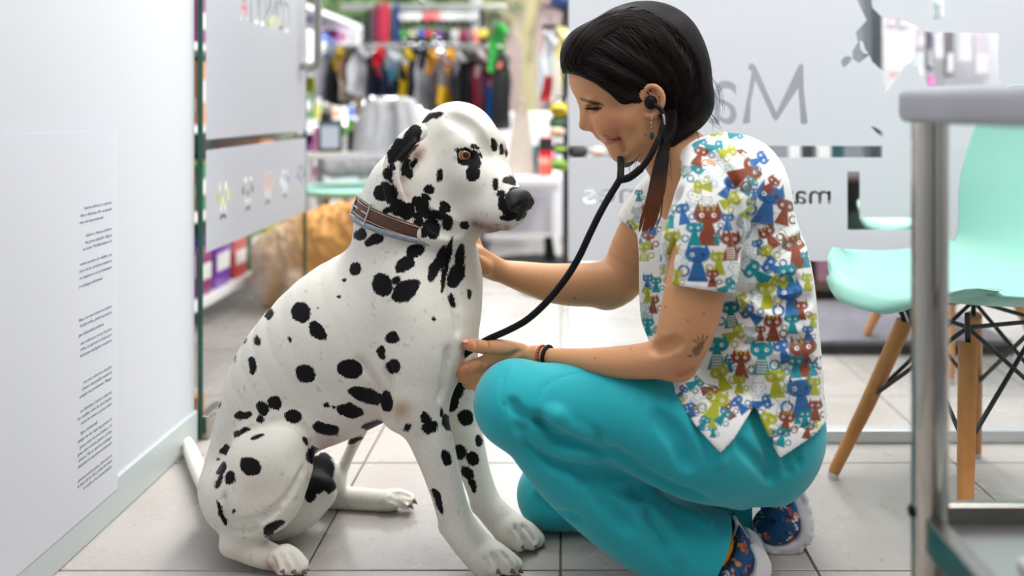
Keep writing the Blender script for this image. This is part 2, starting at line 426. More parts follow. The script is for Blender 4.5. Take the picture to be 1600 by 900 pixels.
def text_polys(s, size=1.0, bold=0.0):
    cu = bpy.data.curves.new('t', 'FONT'); cu.body = s; cu.size = size; cu.offset = bold; cu.resolution_u = 4
    ob = bpy.data.objects.new('t', cu); COL.objects.link(ob)
    dg = bpy.context.evaluated_depsgraph_get(); me = bpy.data.meshes.new_from_object(ob.evaluated_get(dg))
    bpy.data.objects.remove(ob); bpy.data.curves.remove(cu)
    bm = bmesh.new(); bm.from_mesh(me); bmesh.ops.remove_doubles(bm, verts=bm.verts, dist=1e-5)
    be = {e for e in bm.edges if len(e.link_faces) == 1}; polys = []
    while be:
        e = be.pop(); loop = [e.verts[0], e.verts[1]]
        while True:
            nx = [x for x in loop[-1].link_edges if x in be]
            if not nx: break
            be.remove(nx[0]); v = nx[0].other_vert(loop[-1])
            if v is loop[0]: break
            loop.append(v)
        polys.append([(v.co.x, v.co.y) for v in loop])
    bm.free(); bpy.data.meshes.remove(me); return polys
def holed_sheet(name, polys, M, material, parent, thick=.0006):
    """even-odd filled flat sheet: outline, holes and islands, in a plane M"""
    cu = bpy.data.curves.new('s', 'CURVE'); cu.dimensions = '2D'; cu.fill_mode = 'BOTH'; cu.extrude = thick/2
    for p in polys:
        sp = cu.splines.new('POLY'); sp.points.add(len(p)-1); sp.use_cyclic_u = True
        for q, c in zip(sp.points, p): q.co = (c[0], c[1], 0, 1)
    ob = bpy.data.objects.new('s', cu); COL.objects.link(ob)
    dg = bpy.context.evaluated_depsgraph_get(); me = bpy.data.meshes.new_from_object(ob.evaluated_get(dg))
    bpy.data.objects.remove(ob); bpy.data.curves.remove(cu)
    me.transform(M); me.name = name
    return link(name, me, material, parent)
def oval(cx, cy, rx, ry, n=16, a=0): return [(cx+rx*math.cos(t)*math.cos(a)-ry*math.sin(t)*math.sin(a), cy+rx*math.cos(t)*math.sin(a)+ry*math.sin(t)*math.cos(a)) for t in [2*PI*k/n for k in range(n)]]
def rect(x0, y0, x1, y1): return [(x0, y0), (x1, y0), (x1, y1), (x0, y1)]

# ---- open glass door: hinged beside the wall end, leaf runs into the shop
DX = -.832
door = empty('door_1', (DX, 1.976, 0)); tag(door, kind='structure')
pane = MB().box2((DX-.010, 1.979, .012), (DX, 2.783, 2.15)).build('glass_pane', M_glass, door)
MB().box2((DX-.011, 1.9765, .012), (DX+.0008, 1.9785, 2.15)).build('pane_edge', M_edge, door)
MB().box2((DX-.011, 2.7835, .012), (DX+.0008, 2.785, 2.15)).build('pane_edge', M_edge, door)
hb = MB(); hb.box2((DX-.02, 1.985, 0.0), (DX+.012, 2.09, .055), bevel=.004); hb.build('floor_hinge', M_steel, door)
hh = []
for z0, s in ((.90, 1),):
    pts = [(DX, 2.719, .905), (DX+.035, 2.719, .905), (DX+.050, 2.719, .912), (DX+.056, 2.719, .93), (DX+.056, 2.719, 1.30), (DX+.050, 2.719, 1.318), (DX+.035, 2.719, 1.325), (DX, 2.719, 1.325)]
    MB().tube(catmull(pts, 4), .0125, seg=14).build('door_handle', M_steel, door, smooth=True)
Md = Matrix(((0, 0, -1, DX+.0007), (1, 0, 0, 0), (0, 1, 0, 0), (0, 0, 0, 1)))     # (u,v)->(Y,Z)
tp = text_polys('CONSULTA', .135, .0); xs = [p[0] for q in tp for p in q]; w = max(xs)-min(xs)
words_ = [[(2.61-(x-min(xs))*.40/w, 1.003+y) for x, y in q] for q in tp]
holed_sheet('frosted_film', [rect(1.995, .70, 2.775, 2.12)]+words_, Md, M_frost, door)
paws = []
for px in (348, 387, 418, 445, 470):
    Yc = -DX*F/(876-px); zc = .78-(298-165)*2.25/F if False else .545
    for du, dv, ru, rv in ((-.018, .036, .008, .012), (.018, .036, .008, .012), (-.033, .012, .0075, .014), (.033, .012, .0075, .014)):
        paws.append(oval(Yc+du, zc+dv, ru, rv, 12))
    paws.append([(Yc, zc+.018), (Yc+.02, zc-.018), (Yc+.017, zc-.048), (Yc, zc-.038), (Yc-.017, zc-.048), (Yc-.02, zc-.018)])
    paws.append([(Yc, zc+.002), (Yc-.011, zc-.022), (Yc-.008, zc-.034), (Yc, zc-.028), (Yc+.008, zc-.034), (Yc+.011, zc-.022)])
holed_sheet('frosted_film', [rect(1.995, .435, 2.775, .675)]+paws, Md, M_frost, door)
wood = mat('raw_wood', lin(196, 140, 84), .6, noise=(30, lin(150, 98, 54), .8))
ws = MB().box2((-.868, 1.982, 0), (-.848, 2.03, .10), bevel=.003).build('wooden_wedge', wood)
tag(ws, 'short raw wooden block on the floor behind the left wall end', 'door stop')

# ---- glass partition with frosted film, right of the doorway
GY = 1.976
part = empty('wall_partition', (.018, GY, 0)); tag(part, kind='structure')
gx = lambda px: (px-VX)*GY/F
gz = lambda py: CH-(py-VY)*GY/F
MB().box2((gx(888), GY, .03), (2.44, GY+.01, 2.2)).build('glass_pane', M_glass, part)
MB().box2((gx(888)-.0012, GY-.0006, .03), (gx(888)-.0002, GY+.0106, 2.2)).build('pane_edge', mat('glass_edge_pale', lin(176, 196, 200), .2), part)
MB().box2((gx(888), GY-.012, 0), (2.44, GY+.022, .03), bevel=.003).build('rail', mat('aluminium_rail', lin(196, 200, 202), .35, .6), part)
MB().box2((gx(888), GY-.012, 2.2), (2.44, GY+.022, 2.26), bevel=.003).build('rail', M_base, part)
def glyphs(s, x_right, z_base, height, width=None, bold=0.0):
    """letters cut to be read from the shop side, so mirrored from here: they start at x_right and run to the left"""
    tp = text_polys(s, 1.0, bold); a = [p for q in tp for p in q]
    x0, x1, y0, y1 = min(p[0] for p in a), max(p[0] for p in a), min(p[1] for p in a), max(p[1] for p in a)
    sy = height/(y1-y0); sx = sy if width is None else width/(x1-x0)
    return [[(x_right-(x-x0)*sx, z_base+(y-y0)*sy) for x, y in q] for q in tp]
pxp = lambda pts: [(gx(x), gz(y)) for x, y in pts]
cuts = []
# the M of the big word (flared strokes), then the mirrored a beside it
cuts.append(pxp([(1170, 100), (1176, 99), (1181, 104), (1213, 176), (1246, 106), (1250, 100), (1255, 101), (1256, 140), (1262, 192), (1257, 195), (1251, 193), (1247, 138), (1216, 186), (1212, 189), (1208, 186), (1180, 126), (1173, 160), (1172, 192), (1163, 194), (1160, 191), (1170, 140), (1174, 112), (1169, 108)]))
cuts += glyphs('a', gx(1151), gz(195), gz(126)-gz(195), gx(1151)-gx(1108))
# animal outline cut out at the top right, leaf marks and the eye
cuts.append(pxp([(1337, -30), (1339, 0), (1354, 32), (1337, 50), (1340, 66), (1332, 80), (1332, 92), (1342, 99), (1351, 92), (1358, 86), (1363, 97), (1380, 112), (1382, 138), (1386, 142), (1400, 122), (1417, 96), (1422, 100), (1425, 91), (1428, 100), (1434, 103), (1436, 116), (1446, 124), (1450, 136), (1560, 136), (1560, 52), (1487, 51), (1450, 50), (1430, 40), (1405, 29), (1378, 27), (1363, 12), (1358, -30)]))
cuts.append(pxp([(1343, 63), (1348, 66), (1352, 78), (1357, 84), (1350, 84), (1344, 76)]))
cuts.append(pxp([(1458, -20), (1475, -20), (1475, 30), (1458, 30)]))
cuts.append(pxp([(1314, 95), (1320, 88), (1328, 88), (1331, 92), (1326, 100), (1318, 106), (1315, 101)]))
cuts.append(pxp([(1360, 197), (1368, 199), (1380, 207), (1383, 212), (1381, 216), (1370, 208)]))
cuts.append(pxp([(1377, 137), (1384, 142), (1383, 146), (1378, 140)]))
hi = [rect(gx(889), gz(228), 2.43, 2.18)]
holed_sheet('frosted_film', hi+cuts, Matrix(((1, 0, 0, 0), (0, 0, -1, GY-.0006), (0, 1, 0, 0), (0, 0, 0, 1))), M_frost, part)
low = [(889, 246), (1378, 246), (1378, 229), (1640, 229), (1640, 455), (1326, 455), (1326, 408), (889, 408)]
lc = [pxp([(1324, 268), (1343, 268), (1343, 340), (1424, 340), (1470, 340), (1470, 359), (1324, 359)]), pxp([(1348, 409), (1361, 409), (1361, 418), (1348, 418)])]
lc += glyphs('may', gx(1298), gz(321) if False else gz(329), gz(298)-gz(329), gx(1298)-gx(1216), .004)
lc += glyphs('nes', gx(992), gz(318), gz(295)-gz(318), gx(992)-gx(911), .004)
holed_sheet('frosted_film', [pxp(low)]+lc, Matrix(((1, 0, 0, 0), (0, 0, -1, GY-.0006), (0, 1, 0, 0), (0, 0, 0, 1))), M_frost, part)

# ---- printed sheet on the left wall
M_paper = mat('paper', lin(191, 194, 201), .55); M_ink = mat('grey_ink', lin(140, 145, 158), .7)
XW = -.85
poster = MB().box2((XW+.0101, 1.10, .055), (XW+.0113, 1.612, .735)).build('printed_sheet', M_paper)
tag(poster, 'white printed sheet of grey Spanish paragraphs on the left wall', 'poster')
MB().box2((XW, 1.10, .075), (XW+.0100, 1.608, .730)).build('backing_board', M_wall, poster)
TXT = [(315, 'huesos pélvicos y todas las'), (325, 'bles a distancia. No se aprecia'), (335, 'ente de masa muscular.', 12),
       (356, 'mbares y huesos pélvicos'), (366, 'hay grasa palpable. Alguna'), (375, 'as óseas. Pérdida mínima de'),
       (396, 'mente pueden ser visibles y se'), (406, 'erior de las vértebras lumbares'), (416, 'es empiezan a ser prominentes'), (428, 'y el pliegue abdominal.', 14),
       (477, 'bles, con una cobertura mínima'), (486, 'desde arriba, puede apreciarse'), (499, 'gue abdominal evidente.', 12),
       (512, 'una cobertura escasa de grasa'), (521, 'rriba, se aprecia la cintura por'), (530, 'abdomen replegado cuando se'),
       (571, 'con una cobertura de grasa'), (580, 'Cintura discernible cuando la'), (589, 'aunque no prominente. Pliegue'),
       (611, 'on dificultad. Existen cubiertas'), (620, 'las costillas sobre la zona lumbar'), (629, 'encia de cintura y grasa sobre'), (643, 'ligue abdominal.', 22),
       (653, 'debajo de una capa muy gruesa de'), (663, 'grasa sobre la zona lumbar y la'), (672, 'grasa sobre el tórax, lumbar y la base'), (681, 'cintura. No se aprecia el pliegue'), (690, 'abdomen se encuentra aumentado'),
       (710, 'pueden presentar grasa, sobre todo en'), (718, 'la base de la cola y sobre las patas'), (727, 'el cuello y las extremidades')]
for row in TXT:
    yend = 1.59 if len(row) == 2 else 1.59-.0022*row[2]
    z = CH-(row[0]+3-VY)*1.59/F
    polys = text_polys(row[1], .0085); mx = max(p[0] for q in polys for p in q)
    k = min(1.0, .112/mx) if len(row) == 2 else 1.0
    holed_sheet('text_line', [[(yend-mx*k+x*k, z+y) for x, y in q] for q in polys], Matrix(((0, 0, 1, XW+.0117), (1, 0, 0, 0), (0, 1, 0, 0), (0, 0, 0, 1))), M_ink, poster, .0002)
# ================================================================== DALMATIAN
def make_dog():
    S = Sculpt((-.70, 1.28, -.012), (.02, 1.80, .80), .0031)
    p = P
    def T(rows, k=.03, flat=None, mode='add', sub=4):      # rows of (px, py, Y, r in px)
        S.tube([p(a, b, c) for a, b, c, r in rows], [PR(r, c) for a, b, c, r in rows], k, sub, flat, mode)
    lat = (0, 1, 0)
    # trunk: pelvis, loin, ribcage, shoulder, neck
    T([(396, 738, 1.56, 72), (420, 668, 1.555, 82), (466, 596, 1.545, 104), (540, 530, 1.53, 118), (610, 478, 1.52, 108), (655, 420, 1.515, 88)], .05, (lat, .86))
    T([(655, 440, 1.515, 86), (646, 385, 1.51, 82), (650, 340, 1.505, 80), (668, 290, 1.495, 68)], .05, (lat, .9))
    S.ell(p(655, 510, 1.50), (.085, .105, .11), .05)                       # forechest
    S.ell(p(690, 500, 1.50), (.055, .075, .10), .04)
    S.ell(p(600, 560, 1.53), (.085, .098, .10), .05)                       # brisket
    S.ell(p(528, 622, 1.53), (.075, .085, .062), .05, np.array([[.87, 0, .5], [0, 1, 0], [-.5, 0, .87]]))   # belly
    # near shoulder and upper arm
    T([(640, 440, 1.455, 40), (672, 510, 1.435, 50), (662, 570, 1.43, 52), (650, 625, 1.43, 44)], .045)
    S.ell(p(622, 500, 1.46), (.055, .03, .075), .04)
    T([(648, 618, 1.432, 47), (664, 660, 1.43, 37), (680, 705, 1.428, 31), (697, 762, 1.425, 26), (709, 803, 1.422, 25.5), (722, 830, 1.42, 27), (745, 858, 1.417, 27), (762, 874, 1.415, 29)], .022)
    S.ell(p(622, 648, 1.43), .022, .02)                                    # elbow point
    S.ell(p(697, 822, 1.423), .011, .014)                                  # carpal pad
    # far shoulder, far foreleg
    T([(690, 440, 1.575, 36), (700, 520, 1.585, 46), (704, 590, 1.585, 40)], .04)
    T([(706, 585, 1.575, 36), (716, 640, 1.565, 30), (728, 690, 1.55, 28), (745, 745, 1.53, 22.5), (760, 785, 1.515, 22), (778, 808, 1.505, 23), (798, 828, 1.50, 25)], .022)
    S.ell(p(746, 790, 1.517), .010, .014)
    # toes (x, y, Y, r) for the paws
    def toes(rows, k=.007):
        for (x0, y0, Ya, r0), (x1, y1, Yb, r1) in rows:
            S.tube([p(x0, y0, Ya), p((x0+x1)/2, (y0+y1)/2-3, (Ya+Yb)/2), p(x1, y1, Yb)], [PR(r0, Ya), PR((r0+r1)/2+1, Ya), PR(r1, Yb)], k, 3)
    toes([((752, 868, 1.400, 15), (776, 889, 1.385, 11)), ((762, 864, 1.405, 16), (795, 886, 1.395, 12)), ((770, 864, 1.42, 16), (805, 886, 1.415, 12)), ((772, 868, 1.432, 15), (806, 882, 1.44, 11)), ((745, 870, 1.41, 17), (765, 884, 1.40, 13))])
    toes([((790, 826, 1.485, 14), (812, 850, 1.475, 11)), ((800, 823, 1.49, 15), (830, 847, 1.487, 12)), ((806, 822, 1.50, 15), (840, 843, 1.505, 12)), ((806, 824, 1.513, 13), (838, 838, 1.525, 10)), ((790, 832, 1.50, 16), (806, 845, 1.49, 13))])
    # near hind leg: folded thigh, hock, foot
    ax = np.array([[.38, 0, .925], [0, 1, 0], [.925, 0, -.38]])
    S.ell(p(412, 735, 1.455), (.092, .060, .068), .028, ax)
    S.ell(p(440, 712, 1.438), (.064, .05, .044), .030, ax)
    S.ell(p(388, 775, 1.46), (.062, .058, .054), .03)
    T([(452, 735, 1.43, 34), (430, 782, 1.43, 40), (404, 808, 1.435, 32), (384, 832, 1.435, 22), (364, 848, 1.435, 17)], .016)
    T([(362, 850, 1.435, 17), (385, 857, 1.432, 20), (412, 866, 1.428, 20), (436, 874, 1.425, 17)], .012)
    toes([((432, 872, 1.405, 14), (440, 887, 1.395, 11)), ((440, 868, 1.412, 15), (456, 886, 1.405, 12)), ((446, 866, 1.422, 15), (470, 885, 1.418, 11.5)), ((446, 868, 1.435, 14), (472, 882, 1.436, 10.5))], .006)
    T([(345, 760, 1.50, 26), (368, 786, 1.49, 32), (395, 795, 1.49, 32)], .03)      # rump on the floor
    S.ell(p(402, 752, 1.56), (.082, .115, .078), .04)
    # far hind leg, splayed out
    T([(430, 740, 1.61, 56), (480, 738, 1.62, 38), (510, 745, 1.635, 24), (524, 760, 1.655, 16), (518, 777, 1.665, 16)], .02)
    T([(560, 672, 1.62, 14), (552, 695, 1.64, 9), (540, 722, 1.655, 9), (527, 752, 1.66, 11)], .012)
    T([(512, 780, 1.665, 16), (545, 779, 1.655, 17), (590, 782, 1.645, 16), (612, 783, 1.642, 15)], .012)
    toes([((606, 782, 1.63, 10), (636, 789, 1.625, 7)), ((608, 778, 1.64, 11), (641, 782, 1.637, 8)), ((606, 776, 1.65, 10), (640, 778, 1.652, 8))], .006)
    T([(500, 770, 1.56, 26), (470, 800, 1.53, 28), (440, 815, 1.53, 26)], .03)      # inner thigh
    # fold of skin above the near thigh, behind the elbow
    creases = True
    # ---- head, in its own frame: f forward, l to its left, u up
    E = p(756, 237, 1.452); f0 = np.array((.707, -.707, 0)); l0 = np.array((.707, .707, 0)); u0 = np.array((0, 0, 1.))
    H = lambda f, l, u: E+f0*f+l0*l+u0*u
    A3 = np.array([f0, l0, u0]); c, s = math.cos(.62), math.sin(.62)
    Am = np.array([f0*c-u0*s, l0, f0*s+u0*c])                             # muzzle axes, pitched down
    S.ell(H(-.074, 0, .016), (.086, .060, .070), .03, A3)
    S.ell(H(-.018, 0, .000), (.032, .046, .034), .03, A3)
    for sd in (-1, 1):
        S.ell(H(-.012, sd*.029, .008), (.022, .018, .014), .02, A3)       # brows
        S.ell(H(-.060, sd*.040, -.048), (.052, .026, .044), .035, A3)     # cheeks
        S.ell(H(.005, sd*.028, -.042), (.035, .022, .024), .03, Am)
    S.tube([H(-.020, 0, -.030), H(.020, 0, -.050), H(.052, 0, -.068), H(.075, 0, -.078)], [.039, .034, .0300, .0245], .025, 4, (l0, .92))
    S.tube([H(-.05, 0, -.085), H(.0, 0, -.098), H(.040, 0, -.103), H(.066, 0, -.101)], [.040, .031, .024, .017], .020, 4, (l0, 1.0))
    for sd in (-1, 1):                                                     # flews
        S.ell(H(.050, sd*.015, -.090), (.036, .020, .026), .018, Am)
        S.ell(H(.020, sd*.022, -.098), (.040, .018, .030), .022, Am)
    S.ell(H(.085, 0, -.079), (.016, .021, .018), .012, A3)                 # nose base
    # mouth line
    for sd in (-1, 1):
        S.tube([H(.088, sd*.010, -.109), H(.060, sd*.026, -.115), H(.025, sd*.036, -.119), H(-.005, sd*.040, -.112)], [.0012, .0016, .0018, .0015], .006, 4, None, 'sub')
    # eye sockets and lids
    eyes = []
    for sd in (-1, 1):
        ec = H(-.0035, sd*.0385, -.004); eyes.append(ec)
        S.ell(ec+f0*.010+l0*sd*.006, .0105, .008, None, 'sub')
        S.tube([ec+f0*.006-l0*sd*.012-u0*.004, ec+f0*.010+l0*sd*.003+u0*.0080, ec-f0*.003+l0*sd*.0145+u0*.0005], [.0018, .0030, .0018], .006, 4)
        S.tube([ec+f0*.006-l0*sd*.012-u0*.004, ec+f0*.010+l0*sd*.002-u0*.0088, ec-f0*.003+l0*sd*.0145-u0*.0015], [.0018, .0026, .0018], .006, 4)
    # throat and dewlap
    T([(700, 340, 1.48, 46), (716, 350, 1.475, 36), (727, 362, 1.475, 16)], .03)
    T([(640, 300, 1.50, 62), (628, 335, 1.505, 64)], .04, sub=1)
    T([(660, 336, 1.452, 26), (688, 350, 1.445, 27), (712, 359, 1.45, 22), (730, 362, 1.465, 12)], .016); T([(640, 352, 1.436, 9), (662, 366, 1.425, 10), (690, 373, 1.425, 9)], .014)
    # near ear: thick base, flap folded back with a rolled pale edge
    T([(656, 205, 1.440, 14), (640, 218, 1.432, 18), (624, 240, 1.426, 20), (612, 268, 1.42, 17), (612, 300, 1.418, 13), (624, 322, 1.418, 6)], .010, ((.35, .94, 0), .42))
    T([(648, 222, 1.418, 5), (632, 240, 1.408, 6), (618, 262, 1.40, 6), (622, 292, 1.40, 6), (632, 318, 1.408, 5)], .006)
    T([(655, 232, 1.428, 9), (645, 248, 1.425, 9), (640, 262, 1.43, 6)], .010, mode='sub')
    # far ear
    S.tube([H(-.085, .052, .03), H(-.10, .072, .0), H(-.10, .078, -.05), H(-.085, .074, -.08)], [.016, .02, .018, .008], .012, 4, (l0, .4))
    # folds and creases pressed into the coat
    C = S.crease
    C([(378, 676), (405, 664), (440, 657), (470, 668), (482, 692)], 3, .010); C([(482, 690), (487, 715), (484, 745), (478, 770)], 3, .008)
    C([(605, 570), (609, 600), (606, 640), (602, 660)], 3, .012); C([(560, 560), (585, 590), (603, 625)], 2, .012)
    C([(345, 805), (375, 815), (410, 806), (440, 785), (462, 755), (474, 730)], 2, .008); C([(356, 815), (385, 822), (415, 812), (436, 795)], 2, .006); C([(360, 828), (392, 832), (404, 826)], 2.5, .008)
    C([(352, 770), (350, 795), (360, 825)], 2, .008)
    C([(700, 545), (695, 580), (686, 625)], 2, .01)
    C([(700, 400), (703, 440), (712, 480), (716, 520)], 2.5, .012)
    C([(704, 184), (735, 200), (752, 222), (762, 244)], 1.1, .02)
    C([(732, 344), (748, 353), (772, 360), (798, 355), (812, 347)], 1.3, .005)
    for ln in (((768, 866), (778, 880), (783, 893)), ((783, 862), (795, 876), (803, 889)), ((757, 872), (762, 882), (764, 892)),
               ((803, 822), (816, 838), (822, 853)), ((814, 820), (828, 834), (836, 848)), ((795, 832), (800, 842), (802, 852)),
               ((438, 866), (445, 880), (449, 893)), ((452, 864), (461, 877), (466, 892)), ((424, 872), (429, 882), (431, 893)),
               ((612, 774), (628, 779), (642, 786)), ((612, 770), (630, 772), (644, 777)), ((608, 780), (622, 786), (632, 793))): C(ln, 1.6, .006)
    for ln in (((668, 330), (690, 350), (716, 356)), ((672, 345), (694, 362), (718, 366))): C(ln, 2, .012)
    V, Q = S.mesh(2)
    V[:, 2] = np.maximum(V[:, 2], .0006)
    me = mesh_np('dalmatian_body', V, Q); N = normals_of(V, Q)
    bvh = BVHTree.FromPolygons(V.tolist(), Q.tolist())
    px = to_px(V); cam0 = np.array((0, 0, CH))
    view = cam0-V; dist = np.linalg.norm(view, axis=1); facing = (view*N).sum(1)/dist
    # ---- spots: (x, y, rx, ry, angle) of the photograph, carried on to the coat they lie on
    SP = DOG_SPOTS
    sd = np.full(len(V), -.02)
    warp = np.stack([vnoise(V, 130, 1)-.5, vnoise(V, 130, 2)-.5, vnoise(V, 130, 3)-.5], 1)
    pw = px+np.stack([vnoise(V, 75, 4)-.5, vnoise(V, 75, 5)-.5], 1)*6
    for x, y, rx, ry, an in SP:
        d = Vector(P(x, y, 1.0)-cam0).normalized(); h = bvh.ray_cast(Vector(cam0), d)
        if h[0] is None: continue
        hp = np.array(h[0]); ok = (np.linalg.norm(V-hp, axis=1) < max(rx, ry)*1.25*hp[1]/F+.02) & (facing > -.25)
        a = math.radians(an); q = pw[ok]-(x, y)
        u = q[:, 0]*math.cos(a)+q[:, 1]*math.sin(a); w = -q[:, 0]*math.sin(a)+q[:, 1]*math.cos(a)
        k0 = np.sqrt((u/rx)**2+(w/ry)**2); k1 = np.sqrt((u/rx**2)**2+(w/ry**2)**2)+1e-6
        e = -k0*(k0-1)/k1*hp[1]/F
        sd[ok] = np.maximum(sd[ok], e)
    # the side away from the photograph carries spots of its own
    free = np.where((facing < -.12) & (V[:, 2] > .05))[0]; cs = []
    for i in RNG.permutation(free):
        c_ = V[i]
        if all(np.linalg.norm(c_-o) > .048 for o, _ in cs): cs.append((c_, RNG.uniform(.008, .019)))
        if len(cs) > 150: break
    Vw = V+warp*.008
    for c_, r in cs:
        ok = (np.abs(V-c_).max(1) < r+.02) & (facing < 0.05)
        sd[ok] = np.maximum(sd[ok], r-np.linalg.norm(Vw[ok]-c_, axis=1))
    sd = np.clip(sd, -.02, .02)
    # faint flecks and bare pinkish skin
    rgb = np.tile(np.array(lin(229, 226, 216)), (len(V), 1))
    def blend(cx, cy, r, col, amt, face_only=True):
        k = np.exp(-(((px-(cx, cy))**2).sum(1))/(r*r))*amt
        if face_only: k = k*(facing > 0)*(V[:, 1] < 1.60)
        rgb[:] = rgb*(1-k[:, None])+np.array(lin(*col))*k[:, None]
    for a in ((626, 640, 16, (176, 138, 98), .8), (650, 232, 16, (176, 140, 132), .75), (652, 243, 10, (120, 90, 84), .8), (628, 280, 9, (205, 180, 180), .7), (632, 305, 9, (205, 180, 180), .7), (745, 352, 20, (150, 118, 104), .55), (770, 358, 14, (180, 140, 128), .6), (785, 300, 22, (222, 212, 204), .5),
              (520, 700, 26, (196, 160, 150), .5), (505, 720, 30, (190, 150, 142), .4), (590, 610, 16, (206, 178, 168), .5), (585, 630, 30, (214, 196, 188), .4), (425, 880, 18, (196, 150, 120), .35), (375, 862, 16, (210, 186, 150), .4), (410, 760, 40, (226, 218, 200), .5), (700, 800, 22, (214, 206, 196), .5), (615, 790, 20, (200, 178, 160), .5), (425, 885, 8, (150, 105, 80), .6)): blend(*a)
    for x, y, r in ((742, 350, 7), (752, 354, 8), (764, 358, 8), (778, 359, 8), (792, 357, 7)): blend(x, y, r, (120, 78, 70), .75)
    fleck = vnoise(V, 210, 8)*vnoise(V, 70, 9)
    k = np.clip((fleck-.56)*5, 0, .35)[:, None]; rgb = rgb*(1-k)+np.array(lin(150, 148, 146))*k
    fattr(me, 'spot', sd); cattr(me, 'coat', rgb)
    m = bpy.data.materials.new('dalmatian_coat'); m.use_nodes = True; nt = m.node_tree; ND, L = nt.nodes, nt.links; b = ND['Principled BSDF']
    a1 = ND.new('ShaderNodeAttribute'); a1.attribute_name = 'spot'; a2 = ND.new('ShaderNodeAttribute'); a2.attribute_name = 'coat'
    tc = ND.new('ShaderNodeTexCoord'); mp = ND.new('ShaderNodeMapping'); mp.inputs['Rotation'].default_value = (0, .9, 0); mp.inputs['Scale'].default_value = (1, 1, .22)
    n = ND.new('ShaderNodeTexNoise'); n.inputs['Scale'].default_value = 620; n.inputs['Detail'].default_value = 3
    L.new(tc.outputs['Object'], mp.inputs[0]); L.new(mp.outputs[0], n.inputs['Vector'])
    ma = ND.new('ShaderNodeMath'); ma.operation = 'MULTIPLY_ADD'; ma.inputs[1].default_value = .0095; L.new(n.outputs['Fac'], ma.inputs[0]); L.new(a1.outputs['Fac'], ma.inputs[2])
    r = ND.new('ShaderNodeMapRange'); r.inputs[1].default_value = .0038; r.inputs[2].default_value = .0056; L.new(ma.outputs[0], r.inputs[0])
    hv = ND.new('ShaderNodeMapRange'); hv.inputs[1].default_value = .3; hv.inputs[2].default_value = .7; hv.inputs[3].default_value = .93; hv.inputs[4].default_value = 1.04; L.new(n.outputs['Fac'], hv.inputs[0])
    hs = ND.new('ShaderNodeHueSaturation'); L.new(a2.outputs['Color'], hs.inputs['Color']); L.new(hv.outputs[0], hs.inputs['Value'])
    mx = ND.new('ShaderNodeMix'); mx.data_type = 'RGBA'; L.new(r.outputs[0], mx.inputs[0]); L.new(hs.outputs[0], mx.inputs[6]); mx.inputs[7].default_value = (.006, .006, .007, 1)
    L.new(mx.outputs[2], b.inputs['Base Color']); b.inputs['Roughness'].default_value = .55; b.inputs['Specular IOR Level'].default_value = .12; b.inputs['Sheen Weight'].default_value = .0
    bp = ND.new('ShaderNodeBump'); bp.inputs['Strength'].default_value = .25; bp.inputs['Distance'].default_value = .0012; L.new(n.outputs['Fac'], bp.inputs['Height']); L.new(bp.outputs[0], b.inputs['Normal'])
    me.materials.append(m)
    root = empty('dalmatian_dog', p(520, 800, 1.53)*(1, 1, 0), 'white dalmatian with black spots sitting beside the kneeling woman, collar on its neck', 'dog')
    body = link('body', me, None, root)
    # tail, lying on the floor towards the door
    TL = Sculpt((-.95, 1.5, -.005), (-.5, 2.0, .12), .003)
    rows = [(366, 772, 1.58, 22), (340, 772, 1.62, 15.5), (322, 758, 1.69, 13), (306, 725, 1.80, 11.5), (296, 700, 1.88, 9.5), (290, 683, 1.955, 5)]
    TL.tube([p(a, b_, c_) for a, b_, c_, _ in rows], [PR(r_, c_) for *_, c_, r_ in rows], .01, 6)
    tv, tq = TL.mesh(2); tm_ = mesh_np('tail', tv, tq); fattr(tm_, 'spot', np.full(len(tv), -.02)); cattr(tm_, 'coat', np.tile(np.array(lin(229, 226, 216)), (len(tv), 1))); tm_.materials.append(m)
    link('tail', tm_, None, root)
    # eyes
    M_iris = eye_material('dog_eye', lin(176, 104, 36), lin(70, 34, 10), .50, .21)
    for sd_, ec in zip((-1, 1), eyes):
        look = (f0*.72+l0*sd_*.55-np.array((-.30, .25, 0))+u0*.05); look /= np.linalg.norm(look)
        eb = eyeball(.0128, M_iris, look, ec+l0*sd_*.002+f0*.001, root, 'eye')
    # nose leather with nostrils
    NS = Sculpt(H(.085, 0, -.079)-.05, H(.085, 0, -.079)+.05, .0013)
    NS.ell(H(.086, 0, -.072), (.020, .0245, .016), .006, A3); NS.ell(H(.088, 0, -.083), (.017, .020, .015), .008, A3); NS.ell(H(.084, 0, -.097), (.012, .009, .014), .010, A3)
    for sd_ in (-1, 1):
        NS.ell(H(.093, sd_*.016, -.081), (.011, .011, .011), .006, A3)
        NS.tube([H(.108, sd_*.009, -.078), H(.104, sd_*.0145, -.082), H(.098, sd_*.022, -.086)], [.0036, .0038, .0022], .003, 4, None, 'sub')
    NS.tube([H(.112, 0, -.076), H(.108, 0, -.09), H(.102, 0, -.104)], [.0012, .0012, .0012], .003, 3, None, 'sub')
    nv, nq = NS.mesh(1); M_nose = mat('nose_leather', (.012, .011, .012), .42, bump=(700, .5), spec=.3)
    link('nose', mesh_np('nose', nv, nq), M_nose, root)
    # claws
    M_claw = mat('claw', lin(120, 96, 84), .4)
